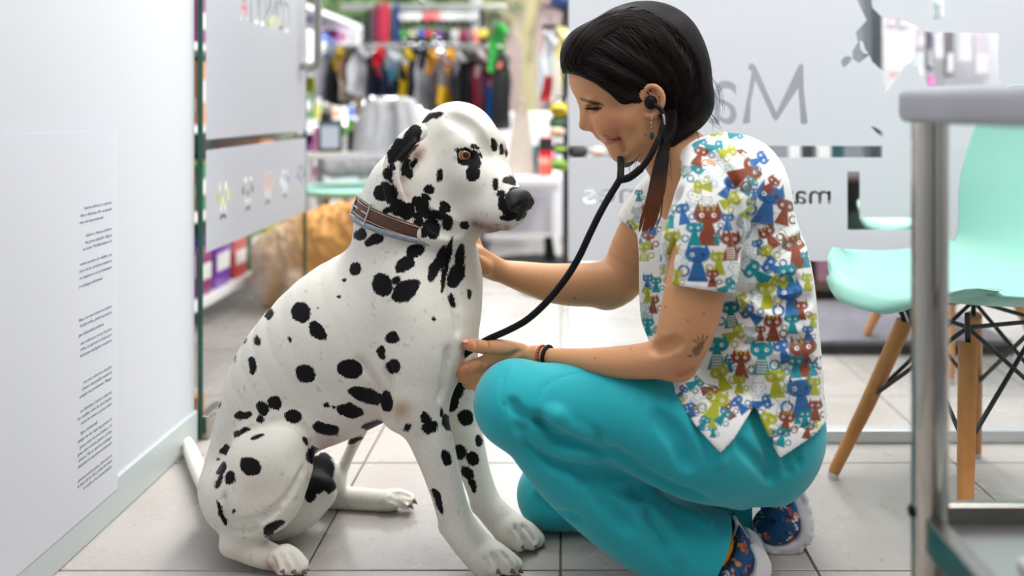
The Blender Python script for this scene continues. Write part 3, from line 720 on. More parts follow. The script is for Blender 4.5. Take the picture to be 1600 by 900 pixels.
    for x, y, Yc, dx in ((778, 894, 1.376, 5), (800, 893, 1.387, 6), (812, 892, 1.408, 6), (811, 889, 1.437, 6), (815, 855, 1.468, 5), (835, 854, 1.48, 6), (846, 850, 1.50, 6), (845, 845, 1.522, 6), (441, 893, 1.388, 4), (459, 894, 1.396, 5), (475, 893, 1.411, 5), (478, 890, 1.432, 5), (641, 791, 1.62, 5), (647, 784, 1.634, 5), (645, 780, 1.65, 5)):
        a, b_ = p(x-2, y-2, Yc), p(x+dx, y+4, Yc-.002)
        MB().tube([a, (a+b_)/2+(0, 0, .0015), b_], [.0042, .0034, .0008], 8).build('claw', M_claw, root, smooth=True)
    # ---- collars: the neck's own cross-section, a little proud of the coat
    def collar(name, rows, half, lift, thick, material, parent):
        c0 = p(648, 356, 1.507); a = np.array(rows[0]); pts = []
        left, right = p(*rows[0]), p(*rows[1]); ax_ = (right-left)/np.linalg.norm(right-left); nrm = np.array((-ax_[2], 0, ax_[0])) if False else np.cross(ax_, (0, -1, 0)); nrm /= np.linalg.norm(nrm); dep = np.cross(nrm, ax_)
        cen = (left+right)/2; cen[1] = 1.507; out = []
        for kk in range(72):
            t = 2*PI*kk/72; d = ax_*math.cos(t)+dep*math.sin(t); prof = []
            for hgt in (-half, 0, half):
                o = cen+nrm*hgt; far = o+d*.3; h = bvh.ray_cast(Vector(far), Vector(-d), .3)
                prof.append(np.linalg.norm(np.array(h[0])-o) if h[0] is not None else .09)
            out.append((d, prof))
        R = np.array([q[1] for q in out]); K = np.ones(9)/9
        R = np.stack([np.convolve(np.r_[R[-4:, j], R[:, j], R[:4, j]], K, 'valid') for j in range(3)], 1)
        E_ = np.array([1/math.sqrt((math.cos(2*PI*k/72)/(np.linalg.norm(right-left)/2+.001))**2+(math.sin(2*PI*k/72)/.0890)**2) for k in range(72)])
        cw = np.clip((np.cos(2*PI*np.arange(72)/72)+.15)/.35, 0, 1)[:, None]; R = R*(1-cw)+np.minimum(R, E_[:, None])*cw; mid = R.mean(1); R = np.stack([mid*.6+R[:, j]*.4 for j in range(3)], 1)
        bm = bmesh.new(); rings = []
        for (d, _), rr in zip(out, R):
            ring = [cen-nrm*half*1.0+d*(rr[0]+lift), cen-nrm*half*.8+d*(rr[0]+lift+thick), cen+d*(rr[1]+lift+thick*1.15), cen+nrm*half*.8+d*(rr[2]+lift+thick), cen+nrm*half+d*(rr[2]+lift), cen+d*(rr[1]+lift-.002)]
            rings.append([bm.verts.new(v) for v in ring])
        for i in range(72):
            A_, B_ = rings[i], rings[(i+1) % 72]
            for j in range(6): bm.faces.new((A_[j], A_[(j+1) % 6], B_[(j+1) % 6], B_[j]))
        bmesh.ops.recalc_face_normals(bm, faces=bm.faces); mesh = bpy.data.meshes.new(name); bm.to_mesh(mesh); bm.free()
        mesh.polygons.foreach_set('use_smooth', np.ones(len(mesh.polygons), bool))
        return link(name, mesh, material, parent), cen, ax_, nrm, dep, R[:, 1]
    M_leather = mat('brown_leather', lin(98, 58, 46), .5, noise=(60, lin(74, 42, 34), .7), bump=(200, .3))
    M_flea = mat('grey_rubber', lin(142, 148, 158), .55, noise=(90, lin(116, 122, 134), .7))
    lc, cen, ax_, nrm, dep, R = collar('leather_collar', ((577, 322, 1.507), (726, 372, 1.507)), .0125, .0015, .003, M_leather, root)
    lc['label'] = 'brown leather collar with a square buckle'
    st = MB()
    for hh_ in (-.010, .010):
        st.tube([cen+nrm*hh_+(ax_*math.cos(t)+dep*math.sin(t))*(np.interp(t % (2*PI), np.linspace(0, 2*PI, 73), np.r_[R, R[0]])+.0052) for t in np.linspace(0, 2*PI, 73)], .0006, 5)
    st.build('stitching', mat('pale_thread', lin(190, 170, 150), .7), lc)
    M_chrome = mat('buckle_steel', lin(206, 206, 206), .15, 1.0)
    tb = math.radians(215)      # where the buckle sits, on the camera side of the nape
    def cp(t, h, out=.006): return cen+nrm*h+(ax_*math.cos(t)+dep*math.sin(t))*(np.interp(t % (2*PI), np.linspace(0, 2*PI, 73), np.r_[R, R[0]])+out)
    return root, lc, cp, M_chrome, collar, M_flea, ax_, dep
DOG_SPOTS = [
 # head
 (668,183,24,6,-14),(640,222,14,22,20),(628,235,14,18,0),(648,208,12,14,20),(633,262,7,14,10),(727,244,14,15,0),(742,252,12,18,0),(739,271,11,13,20),(719,235,8,5,-10),(742,228,7,5,10),(771,226,5,10,-15),(783,233,4,8,-10),(687,275,5.5,10,0),(671,296,11,8,20),(665,308,11,5,35),(657,320,16,12,45),(665,335,15,8,20),(694,324,10,8,15),(686,336,16,8,20),(676,357,13,17,-25),(700,347,9,12,10),(701,354,6,7,0),(726,352,8,8,0),(774,287,5.5,9,0),(796,281,11,8,15),(781,303,7,7,0),(784,314,6,14,5),(798,322,14,16,0),(805,302,12,12,0),(800,338,18,7,-8),(810,330,14,14,0),(655,348,8,8,20),
 # ear and neck above the collar
 (622,228,10,14,20),(614,244,9,12,10),(606,272,8,9,10),(601,290,6,6,0),(595,302,10,12,-20),(612,305,11,16,-15),(622,325,14,14,30),(636,330,12,14,0),(652,338,7,6,0),(604,330,7,6,0),(612,262,5,6,0),(646,256,5,8,30),(640,272,6,9,0),(610,283,4,4,0),(583,330,4,6,0),(663,362,7,9,0),
 # neck below the collars and chest front
 (563,366,12,9,-35),(586,375,17,9,-20),(544,379,6,4,-50),(648,391,16,10,-35),(632,413,17,12,-35),(597,446,16,19,-20),(634,455,26,15,-35),(620,438,8,8,0),(555,420,11,11,20),(689,405,9,22,18),(677,425,8,16,20),(700,400,5,32,12),(712,430,12,22,15),(707,470,5,12,-20),(733,460,3,9,-15),(693,440,4,18,10),(720,400,8,18,10),
 # trunk
 (518,391,5,3,-40),(492,410,9,4,-38),(458,440,6,3,-40),(421,490,7,10,10),(470,488,15,16,0),(497,516,11,19,-35),(402,533,4,9,10),(393,571,6,14,-8),(530,462,3,3,0),(537,437,3,3,0),(497,483,2.5,2.5,0),(452,531,3.5,4,0),(476,583,17,15,15),(547,577,21,15,12),(613,528,11,11,25),(595,550,6,11,-20),(614,573,11,11,0),(678,496,4,4,-30),(574,619,33,11,14),(547,642,21,11,12),(510,671,22,10,10),(582,664,17,8,-12),(604,628,10,18,0),(430,630,11,11,0),(411,638,10,12,-25),(408,655,8,6,10),(379,649,14,6.5,-10),(458,651,14,11,15),(511,633,5,4,0),(522,634,3,3,0),(340,610,3,7,20),(352,590,2.5,6,20),(333,648,4,13,20),(343,632,2,4,10),(368,560,2,5,20),(383,532,3,6,30),(553,688,16,5,-20),(478,690,4,9,-15),
 # thigh, belly, hind foot
 (378,675,15,5,-25),(402,682,11,4,-25),(353,703,10,8,-15),(345,731,9,12,20),(361,747,8,11,15),(343,752,6,13,20),(391,728,17,13,30),(346,800,4,22,-18),(366,797,3,4,0),(342,718,2.5,2.5,0),(428,822,18,7,-20),(420,832,10,7,-20),(500,738,24,32,15),(490,712,12,14,0),(515,752,14,18,0),(484,760,12,26,0),
 # forelegs
 (664,652,9,10,0),(673,668,13,10,10),(637,668,7,6.5,0),(697,716,9,12,-15),(684,780,6,20,-22),(690,795,4,10,-20),
 (705,630,11,14,10),(716,612,10,12,0),(727,653,11,13,-15),(700,660,8,14,-20),(690,645,4,8,0),(748,688,6,10,-10),(719,707,10,13,-10),(738,716,10,12,-15),(731,738,8,12,-25),(738,757,6,12,-25),(722,600,12,10,0),
]
def eye_material(name, iris, rim, r_iris, r_pupil):
    """eyeball pointing along local +Z, radius 1 in object coordinates"""
    m = bpy.data.materials.new(name); m.use_nodes = True; nt = m.node_tree; N, L = nt.nodes, nt.links; b = N['Principled BSDF']
    at = N.new('ShaderNodeAttribute'); at.attribute_name = 'axis'
    cr = N.new('ShaderNodeValToRGB'); cr.color_ramp.interpolation = 'LINEAR'; e = cr.color_ramp.elements
    e[0].position = 0; e[0].color = (.003, .003, .003, 1); e[1].position = r_pupil; e[1].color = (.003, .003, .003, 1)
    for pos, c in ((r_pupil+.03, rim), (r_pupil+.12, iris), (r_iris-.1, iris), (r_iris, rim), (r_iris+.03, (.02, .012, .01)), (r_iris+.1, lin(190, 178, 170)), (1, lin(205, 196, 190))):
        q = e.new(min(pos, 1)); q.color = (*c, 1)
    L.new(at.outputs['Fac'], cr.inputs[0]); L.new(cr.outputs[0], b.inputs['Base Color']); b.inputs['Roughness'].default_value = .06; b.inputs['Coat Weight'].default_value = .6
    return m
def eyeball(r, material, look, c, parent, name):
    rot = Vector(look).to_track_quat('Z', 'Y').to_matrix()
    mb = MB(); mb.ball((0, 0, 0), r, 28, 20); me = bpy.data.meshes.new(name); mb.bm.to_mesh(me); mb.bm.free()
    me.polygons.foreach_set('use_smooth', np.ones(len(me.polygons), bool))
    co = np.zeros(len(me.vertices)*3); me.vertices.foreach_get('co', co); co = co.reshape(-1, 3)
    ang = np.arccos(np.clip(co[:, 2]/r, -1, 1))/(PI/2)
    fattr(me, 'axis', np.minimum(ang*1.0, 1)); me.transform(Matrix.Translation(Vector(c)) @ rot.to_4x4())
    return link(name, me, material, parent)
DOG, _lc, _cp, M_chrome, _collar, _M_flea, _ax, _dep = make_dog()
_fl, _c2, _a2, _n2, _d2, _R2 = _collar('flea_collar', ((567, 338, 1.507), (724, 379, 1.507)), .0055, .0015, .005, _M_flea, DOG)
_fl['label'] = 'grey rubber flea collar under the leather one'
def buckle():
    t0, t1 = math.radians(164), math.radians(134)
    fr = MB(); q = [_cp(t0, .0175), _cp(t1, .0175), _cp(t1, -.0175), _cp(t0, -.0175)]
    for a, b in zip(q, q[1:]+q[:1]): fr.tube([a, b], .0021, 8)
    for a in q: fr.ball(a, .0021, 8, 6)
    fr.build('buckle', M_chrome, _lc, smooth=True)
    MB().tube([_cp(t1, 0, .0075), _cp(t0, 0.001, .0085)], .0014, 8).build('buckle_pin', M_chrome, _lc, smooth=True)
buckle()
# ================================================================== WOMAN
def make_woman():
    p = P
    root = empty('person', p(1150, 880, 1.45)*(1, 1, 0), 'woman with dark hair in a cat-print scrub top and teal trousers, kneeling on one knee', 'person')
    Yh = 1.47
    h = lambda px, py, l=0.0: p(px, py, Yh-l)
    fw, up, la = np.array((-.87, 0, -.5)), np.array((-.5, 0, .87)), np.array((0, 1., 0)); AX = np.array([fw, la, up])
    R = lambda r, l=0.0: PR(r, Yh-l)
    # ---------------------------------------------------------------- skin: head, neck, torso core, arms and hands in one surface
    S = Sculpt((-.20, 1.19, .235), (.36, 1.69, .965), .0023)
    def T(rows, k=.02, flat=None, mode='add', sub=4): S.tube([p(a, b, c) for a, b, c, r in rows], [PR(r, c) for a, b, c, r in rows], k, sub, flat, mode)
    def HT(rows, k=.01, mode='add', sub=4, flat=None): S.tube([h(a, b, l) for a, b, l, r in rows], [R(r, l) for a, b, l, r in rows], k, sub, flat, mode)
    S.ell(h(1000, 104), (R(98), .071, R(84)), .02, AX)
    S.ell(h(938, 119), (R(49), .056, R(47)), .03, AX)
    S.ell(h(956, 172), (R(40), .052, R(46)), .02, AX)
    S.ell(h(968, 208), (R(28), .036, R(34)), .02, AX)
    for sd in (-1, 1):
        S.ell(h(958, 184, sd*.036), (R(27), .024, R(22)), .02, AX)
        HT([(1014, 178, sd*.050, 17), (1003, 214, sd*.046, 17), (985, 233, sd*.026, 15), (973, 236, sd*.004, 14)], .02)
        S.ell(h(925, 158, sd*.030), (R(11), .020, R(5)), .010, AX)                # brow ridge
        HT([(1000, 150, sd*.057, 15), (985, 185, sd*.050, 18)], .025, sub=1)
        S.ell(h(928, 168.5, sd*.031), (R(11), .016, R(8)), .010, AX, 'sub')         # eye hollow
        S.ell(h(931, 168, sd*.0275), .0125, .003)                                # the lidded eye
    # nose
    HT([(911, 158, 0, 6.5), (913, 170, 0, 6.5), (914, 182, 0, 7.5), (914.5, 193, 0, 9)], .010, flat=(la, 1.15))
    S.ell(h(915, 195), (R(10), .0095, R(8)), .006, AX)
    for sd in (-1, 1):
        S.ell(h(926, 197, sd*.0125), (R(8.5), .007, R(7)), .005, AX)
        S.ell(h(922, 203.5, sd*.007), (R(4.5), .0035, R(3)), .003, AX, 'sub')
    HT([(921, 180, 0, 9), (930, 195, 0, 10)], .014, sub=1)
    # mouth and chin
    HT([(942, 207, 0, 9), (962, 212, .018, 10), (975, 212, .032, 9)], .012); HT([(942, 207, 0, 9), (962, 212, -.018, 10)], .012)
    for sd in (-1, 1):
        HT([(943.5, 212.5, 0, 5.5), (952, 214.5, sd*.013, 4.8), (966, 216, sd*.027, 2.4)], .004)
        HT([(950.5, 221.5, 0, 6), (957, 221, sd*.012, 5.2), (967, 217.5, sd*.026, 2.4)], .004)
        HT([(940, 217.3, 0, 1.8), (952, 218, sd*.015, 1.8), (969, 216.5, sd*.031, 2)], .003, 'sub')
        HT([(944, 200, sd*.021, 2), (962, 207, sd*.034, 3), (974, 222, sd*.037, 3), (977, 234, sd*.034, 2)], .012, 'sub')     # smile line
        S.ell(h(951, 198, sd*.034), (R(17), .017, R(13)), .014, AX)               # raised cheek
    S.ell(h(972, 236), (R(15), .020, R(13)), .012, AX)
    # ears
    for sd in (1, -1):
        l = sd*.070
        S.ell(h(1020, 154, sd*.070), (R(16), .0065, R(25)), .008, np.array([[.97, 0, .24], [0, 1, 0], [-.24, 0, .97]]))
        HT([(1008, 160, l, 4), (1005, 146, l+sd*.004, 4.2), (1012, 136, l+sd*.008, 4.2), (1024, 135, l+sd*.011, 4.2), (1034, 145, l+sd*.013, 4.2), (1036, 158, l+sd*.012, 4.2), (1031, 171, l+sd*.009, 4.5), (1020, 181, l+sd*.006, 5.5), (1013, 180, l+sd*.004, 5)], .004)
        HT([(1018, 148, l+sd*.004, 2.6), (1027, 153, l+sd*.007, 2.8), (1025, 165, l+sd*.006, 2.8)], .004)
        S.ell(h(1015, 160, sd*.076), (R(6), .008, R(8)), .004, AX, 'sub')
    # neck and torso core
    T([(1010, 188, 1.47, 46), (1036, 222, 1.47, 46), (1072, 262, 1.47, 56), (1095, 300, 1.47, 62)], .025)
    T([(1095, 300, 1.47, 62), (1140, 420, 1.46, 80), (1170, 560, 1.45, 74)], .03, ((.34, -.94, 0), 1.35))
    # near arm
    T([(1112, 285, 1.33, 44), (1098, 380, 1.305, 46), (1086, 455, 1.29, 47), (1070, 520, 1.287, 44), (1056, 556, 1.292, 33)], .03)
    S.ell(p(1063, 574, 1.290), .017, .02)
    T([(1055, 556, 1.294, 31), (1008, 564, 1.305, 27.5), (950, 566, 1.325, 23), (895, 562, 1.358, 17), (852, 558, 1.385, 14), (838, 557, 1.392, 14.5)], .018)
    # far arm
    T([(1045, 320, 1.60, 46), (1005, 375, 1.615, 44), (975, 430, 1.61, 37), (950, 446, 1.60, 33)], .03)
    S.ell(p(948, 466, 1.60), .015, .02)
    T([(955, 444, 1.60, 33), (905, 445, 1.59, 33.5), (860, 442, 1.585, 30), (820, 433, 1.58, 24), (785, 424, 1.575, 18), (765, 415, 1.57, 17)], .018)
    # near hand: back towards us, thumb on top, fingers along the dog's chest
    T([(842, 557, 1.392, 14), (815, 560, 1.404, 18), (785, 566, 1.415, 22), (768, 572, 1.42, 20)], .012, ((0, 1, 0), .72))
    S.ell(p(800, 552, 1.398), (.024, .014, .014), .012); S.ell(p(778, 553, 1.404), (.020, .012, .016), .014)
    def finger(rows, k=.006): T(rows, k, None, 'add', 4)
    finger([(810, 549, 1.394, 12), (785, 543, 1.39, 12.5), (760, 542, 1.397, 11), (744, 540.5, 1.404, 10.5), (730, 538, 1.410, 8.6), (725, 536.5, 1.412, 6.5)], .010)
    finger([(776, 563, 1.408, 12), (755, 567, 1.405, 11), (731, 575, 1.411, 10.2), (717, 580, 1.420, 9.4), (705, 583, 1.430, 7.4)])
    finger([(774, 578, 1.414, 10.5), (752, 584, 1.412, 9.8), (732, 588, 1.422, 9.2), (720, 589, 1.436, 8.4), (714, 588, 1.448, 7)])
    finger([(776, 590, 1.422, 10), (756, 597, 1.42, 9.4), (740, 600, 1.43, 8.8), (731, 600, 1.443, 8), (728, 598, 1.455, 6.6)])
    finger([(780, 600, 1.430, 8.8), (764, 607, 1.43, 8), (752, 609, 1.438, 7.6), (746, 608, 1.448, 6)])
    # far hand: thumb in front of the throat, fingers behind the neck
    T([(772, 420, 1.566, 16), (756, 411, 1.558, 20), (744, 404, 1.556, 21)], .012, ((0.3, 1, 0), .8))
    finger([(758, 418, 1.54, 13), (743, 409, 1.522, 12), (731, 397, 1.500, 10.5), (721, 388, 1.478, 9.6), (711, 381.5, 1.462, 7.6)], .008)
    finger([(746, 394, 1.566, 11), (741, 377, 1.574, 9.8), (734, 364, 1.584, 9), (722, 352, 1.594, 8)])
    finger([(739, 397, 1.574, 11), (731, 382, 1.586, 9.8), (720, 368, 1.598, 9), (706, 359, 1.604, 8)])
    finger([(733, 405, 1.580, 10.5), (722, 392, 1.594, 9.4), (709, 382, 1.603, 8.8), (695, 374, 1.607, 7.6)])
    finger([(730, 413, 1.584, 9.5), (718, 404, 1.597, 8.4), (708, 396, 1.604, 7.8), (698, 390, 1.607, 6.6)])
    C = S.crease
    for ln in (((760, 533), (763, 541), (760, 549)), ((742, 532), (744, 539), (742, 546)), ((751, 561), (755, 569), (752, 577)), ((729, 567), (732, 575), (730, 583))): C(ln, .9, .003)
    C([(812, 549), (795, 556), (776, 556), (760, 553)], 2, .006); pass
    C([(1085, 575), (1072, 583), (1058, 588)], 1.2, .006); C([(1020, 545), (1040, 542), (1060, 535)], 2.5, .014)
    C([(722, 392), (728, 388), (733, 384)], .9, .003)
    for ln in (((918, 169), (926, 171), (936, 170), (942, 168)),): C(ln, 1.1, .0025)
    C([(921, 163), (930, 161.5), (941, 165)], 1.0, .003)
    V, Q = S.mesh(2); me = mesh_np('woman_body', V, Q); N = normals_of(V, Q); px = to_px(V)
    rgb = np.tile(np.array(lin(208, 152, 108)), (len(V), 1)); near = (V[:, 1] < Yh+.02) | (V[:, 2] < .62)
    hd = V[:, 2] > .66
    def dab(cx, cy, rx, ry, col, amt, an=0, hard=False, cond=None):
        a = math.radians(an); q = px-(cx, cy); u = q[:, 0]*math.cos(a)+q[:, 1]*math.sin(a); w = -q[:, 0]*math.sin(a)+q[:, 1]*math.cos(a)
        d2 = (u/rx)**2+(w/ry)**2; k = (np.clip((1-np.sqrt(d2))*3, 0, 1) if hard else np.exp(-d2))*amt
        if cond is not None: k = k*cond
        rgb[:] = rgb*(1-k[:, None])+np.array(lin(*col))*k[:, None]
    dab(955, 190, 26, 20, (206, 120, 92), .6, cond=hd); dab(915, 195, 12, 10, (204, 122, 98), .5, cond=hd); dab(1020, 158, 22, 28, (200, 128, 100), .5, cond=hd)
    dab(948, 214, 9, 4.2, (176, 84, 76), .85, 15, True, hd); dab(955, 221, 11, 5, (184, 88, 82), .85, -15, True, hd); dab(966, 217, 6, 2.4, (160, 84, 72), .6, 0, True, hd)
    dab(955, 218, 12, 1.6, (60, 24, 22), .8, 2, True, hd)
    for x, y, rx, ry, an in ((912, 156, 8, 2.6, 22), (922, 159, 9, 2.8, 12), (933, 161, 9, 2.4, 12), (941, 164, 5, 1.6, 25)): dab(x, y, rx, ry, (40, 26, 20), .85, an, True, hd)
    for x, y, rx, ry, an in ((920, 166, 5, 1.8, 20), (927, 168.5, 7, 2.2, 10), (935, 169, 7, 2.2, 2)): dab(x, y, rx, ry, (22, 14, 12), .95, an, True, hd)
    dab(930, 173, 10, 3, (176, 118, 96), .5, 5, cond=hd)
    dab(1009, 211, 1.6, 1.6, (70, 40, 30), .8, 0, True, hd)
    for x, y in ((898, 466), (985, 545), (930, 560), (1075, 500), (1040, 480), (1100, 490)): dab(x, y, 2, 2, (112, 66, 44), .7, 0, True, ~hd)
    dab(712, 382, 14, 10, (206, 128, 100), .6, cond=~hd); dab(712, 580, 26, 12, (206, 124, 96), .6, cond=~hd); dab(735, 540, 22, 12, (206, 128, 102), .5, cond=~hd); dab(1060, 582, 26, 12, (200, 122, 94), .6, cond=~hd)
    # tattoo on the upper arm: a small dark hare with leaves above it
    arm = (~hd) & (V[:, 1] < 1.33)
    for x, y, rx, ry, an in ((1088, 549, 8, 9, 0), (1094, 541, 6, 7, -40), (1098, 535, 4.5, 4.5, 0), (1078, 556, 5, 2.5, 10), (1091, 530, 2, 6, -15), (1098, 527, 2, 6, 10), (1104, 528, 2, 6, 30), (1086, 533, 4, 1.8, 30)): dab(x, y, rx, ry, (92, 66, 54), .75, an, True, arm)
    cattr(me, 'skin', rgb)
    m = mat('skin', lin(206, 152, 122), .48, bump=(420, .06), sss=.12, spec=.4); nt = m.node_tree; a = nt.nodes.new('ShaderNodeAttribute'); a.attribute_name = 'skin'
    nt.links.new(a.outputs['Color'], nt.nodes['Principled BSDF'].inputs['Base Color'])
    me.materials.append(m); link('body', me, None, root)
    # nails
    M_nail = mat('nail', lin(214, 160, 140), .25)
    for c, d, n_ in ((p(727, 533, 1.402), (-1, 0, .1), (0, -.35, .95)), (p(713, 380, 1.4545), (-1, -.6, .35), (0, -.9, .4)), (p(706, 580, 1.4225), (-1, .3, -.1), (.1, -.8, .6))):
        d = Vector(d).normalized(); n_ = Vector(n_); n_ = (n_-d*n_.dot(d)).normalized(); rot = Matrix((d, n_.cross(d), n_)).transposed()
        MB().ball(c, (.0062, .0048, .0016), 12, 8, rot).build('nail', M_nail, root, smooth=True)
    # upper lashes on the near eye
    lash = MB()
    for t in np.linspace(0, 1, 16):
        a0 = np.array(S.hit(919+t*21, 168+math.sin(t*PI)*2.2, 1.38)); a0[1] -= .001
        lash.tube([a0, a0+(-.0035-.002*(1-t), -.003, -.0015), a0+(-.0065-.003*(1-t), -.0045, -.0012)], [.0006, .0004, .0001], 5)
    lash.build('eyelashes', mat('lash', (.01, .007, .006), .5), root)
    # ---------------------------------------------------------------- trousers
    G = Sculpt((-.16, 1.19, -.01), (.46, 1.74, .44), .0034)
    def GT(rows, k=.03, flat=None, mode='add', sub=5): G.tube([p(a, b, c) for a, b, c, r in rows], [PR(r, c) for a, b, c, r in rows], k, sub, flat, mode)
    GT([(815, 634, 1.345, 60), (870, 636, 1.345, 67), (980, 648, 1.345, 77), (1090, 684, 1.355, 92), (1175, 692, 1.40, 92)], .04)      # near thigh
    GT([(806, 632, 1.345, 58), (836, 668, 1.345, 55), (892, 732, 1.35, 60), (960, 790, 1.36, 63), (1018, 833, 1.37, 62), (1078, 856, 1.373, 67), (1138, 884, 1.376, 70)], .018)      # near shin
    G.ell(p(800, 626, 1.345), (PR(52, 1.345), .062, PR(56, 1.345)), .03)
    GT([(1175, 690, 1.42, 88), (1180, 690, 1.50, 90), (1170, 690, 1.56, 84)], .04)     # seat
    GT([(1180, 640, 1.46, 84), (1165, 560, 1.46, 76)], .05, ((.34, -.94, 0), 1.4), sub=1)
    GT([(1165, 690, 1.56, 84), (1040, 720, 1.59, 70), (930, 752, 1.585, 60), (862, 768, 1.58, 47)], .03)      # far thigh
    G.ell(p(858, 772, 1.58), (PR(45, 1.58), .058, PR(45, 1.58)), .03)
    GT([(862, 775, 1.58, 42), (960, 786, 1.58, 48), (1060, 786, 1.565, 46), (1150, 796, 1.55, 36), (1200, 800, 1.54, 32)], .02)      # far shin
    # hems
    n = p(1115, 872, 1.38)-p(1000, 800, 1.38); n /= np.linalg.norm(n)
    hem = p(1112, 858, 1.377); G.cut(hem, n, hem+n*.06, .13, .003)
    G.ell(hem, (PR(40, 1.38),)*3, .004, None, 'sub') if False else None
    hf = p(1168, 800, 1.55); G.cut(hf, (1, 0, 0), hf+(.06, 0, 0), .08, .003)
    C = G.crease
    # folds: behind the knee, across the thigh, along the shin; seams
    C([(838, 650), (862, 668), (890, 680), (915, 690), (960, 706)], 5.6, .012); C([(960, 704), (1010, 742), (1060, 768), (1098, 781)], 8.0, .014)
    C([(800, 628), (812, 648), (845, 664), (880, 690)], 4.0, .012); C([(838, 655), (850, 676), (872, 686), (902, 690)], 4.0, .010); C([(880, 655), (910, 670), (940, 685)], 4.8, .012)
    C([(806, 668), (850, 690), (905, 700), (950, 712)], 4.8, .014); C([(820, 690), (860, 720), (910, 735), (960, 745)], 4.8, .016); C([(990, 760), (1040, 790), (1100, 815)], 4.8, .014)
    C([(930, 770), (960, 800), (985, 830)], 4.8, .016); C([(1010, 800), (1040, 835), (1055, 870)], 4.8, .014); C([(905, 745), (950, 760), (1000, 775)], 4.0, .014)
    C([(1088, 640), (1105, 680), (1120, 725)], 5.6, .014); C([(1180, 660), (1200, 700), (1206, 740)], 4.8, .012); C([(1215, 690), (1228, 715), (1236, 740)], 4.0, .010); C([(1235, 690), (1243, 706), (1250, 725)], 3.2, .008)
    C([(1030, 650), (1060, 690), (1075, 730)], 4.8, .02); C([(1150, 690), (1190, 730), (1210, 750)], 4.0, .014)
    C([(840, 775), (870, 800), (905, 812)], 4.8, .012)
    for s_ in ([(797, 570), (786, 590), (784, 620), (792, 650)], [(842, 640), (846, 612), (870, 592), (930, 580), (1000, 584), (1045, 598)], [(790, 650), (820, 672), (850, 712), (920, 770), (975, 815), (1040, 868), (1060, 892)], [(1200, 690), (1225, 710), (1255, 735)], [(842, 640), (848, 662), (880, 672)]):
        C(s_, 1.3, .003); 
    for s_ in ([(860, 645), (890, 660), (930, 676)], [(830, 672), (870, 698), (930, 716)], [(1095, 650), (1112, 690), (1124, 722)], [(1000, 775), (1060, 805), (1105, 822)], [(1022, 800), (1050, 838), (1062, 868)]): C(s_, 4.5, .018, mode='add', out=.002)
    gv, gq = G.mesh(2); gv[:, 2] = np.maximum(gv[:, 2], .001)
    M_teal = mat('teal_cotton', lin(28, 170, 182), .72, noise=(7, lin(24, 160, 172), .6), bump=(900, .12), sheen=.25, spec=.25)
    tr = link('trousers', mesh_np('trousers', gv, gq), M_teal, root)
    # ---------------------------------------------------------------- scrub top
    B = Sculpt((.10, 1.16, .20), (.46, 1.73, .80), .0031)
    def BT(rows, k=.03, flat=None, mode='add', sub=5): B.tube([p(a, b, c) for a, b, c, r in rows], [PR(r, c) for a, b, c, r in rows], k, sub, flat, mode)
    ax_ = (.34, -.94, 0)
    BT([(1098, 250, 1.47, 46), (1122, 310, 1.47, 78), (1142, 400, 1.465, 100), (1152, 500, 1.46, 104), (1164, 590, 1.455, 100), (1178, 680, 1.45, 94)], .03, (ax_, 1.45))
    B.ell(p(1155, 290, 1.46), (.075, .135, .085), .04)       # upper back
    BT([(1100, 255, 1.42, 40), (1122, 280, 1.335, 56), (1100, 365, 1.30, 62), (1091, 462, 1.288, 57), (1086, 500, 1.286, 55)], .022)       # near sleeve
    BT([(1075, 280, 1.56, 46), (1035, 318, 1.60, 48), (1003, 362, 1.615, 45), (985, 400, 1.615, 43)], .03)              # far sleeve
    BT([(1040, 390, 1.50, 40), (1045, 480, 1.48, 44), (1062, 560, 1.46, 50)], .05, ((0, 1, 0), 1.5))                       # chest front
    BT([(1060, 662, 1.345, 80), (1110, 684, 1.352, 97), (1190, 690, 1.40, 98)], .03)       # lower panels lying over the thigh
    # openings and hems
    n = p(1086, 480, 1.287)-p(1098, 380, 1.30); n /= np.linalg.norm(n); hm = p(1092, 449, 1.288)
    n = n+np.array((.0, 0, 0)); B.cut(hm, n, hm+n*.05, .088, .002)
    BT([(1096, 405, 1.296, 53), (1086, 500, 1.286, 51)], .003, None, 'sub', 1)
    nf = p(960, 430, 1.615)-p(1020, 340, 1.615); nf /= np.linalg.norm(nf); hf = p(990, 357, 1.615); B.cut(hf, nf, hf+nf*.07, .09, .002)
    BT([(1010, 350, 1.613, 41), (970, 420, 1.615, 40)], .003, None, 'sub', 1)
    B.poly_cut([(860, 430), (1000, 500), (1030, 575), (1040, 588), (1052, 606), (1075, 640), (1112, 678), (1120, 672), (1146, 648), (1171, 626), (1176, 632), (1192, 668), (1207, 698), (1240, 684), (1284, 667), (1400, 640), (1400, 960), (860, 960)], 1.33, .002)
    B.ell(p(1072, 214, 1.47), (.050, .056, .042), .006, None, 'sub')           # neck hole
    BT([(1046, 262, 1.47, 26), (1085, 205, 1.47, 40)], .006, None, 'sub', 1)
    C = B.crease
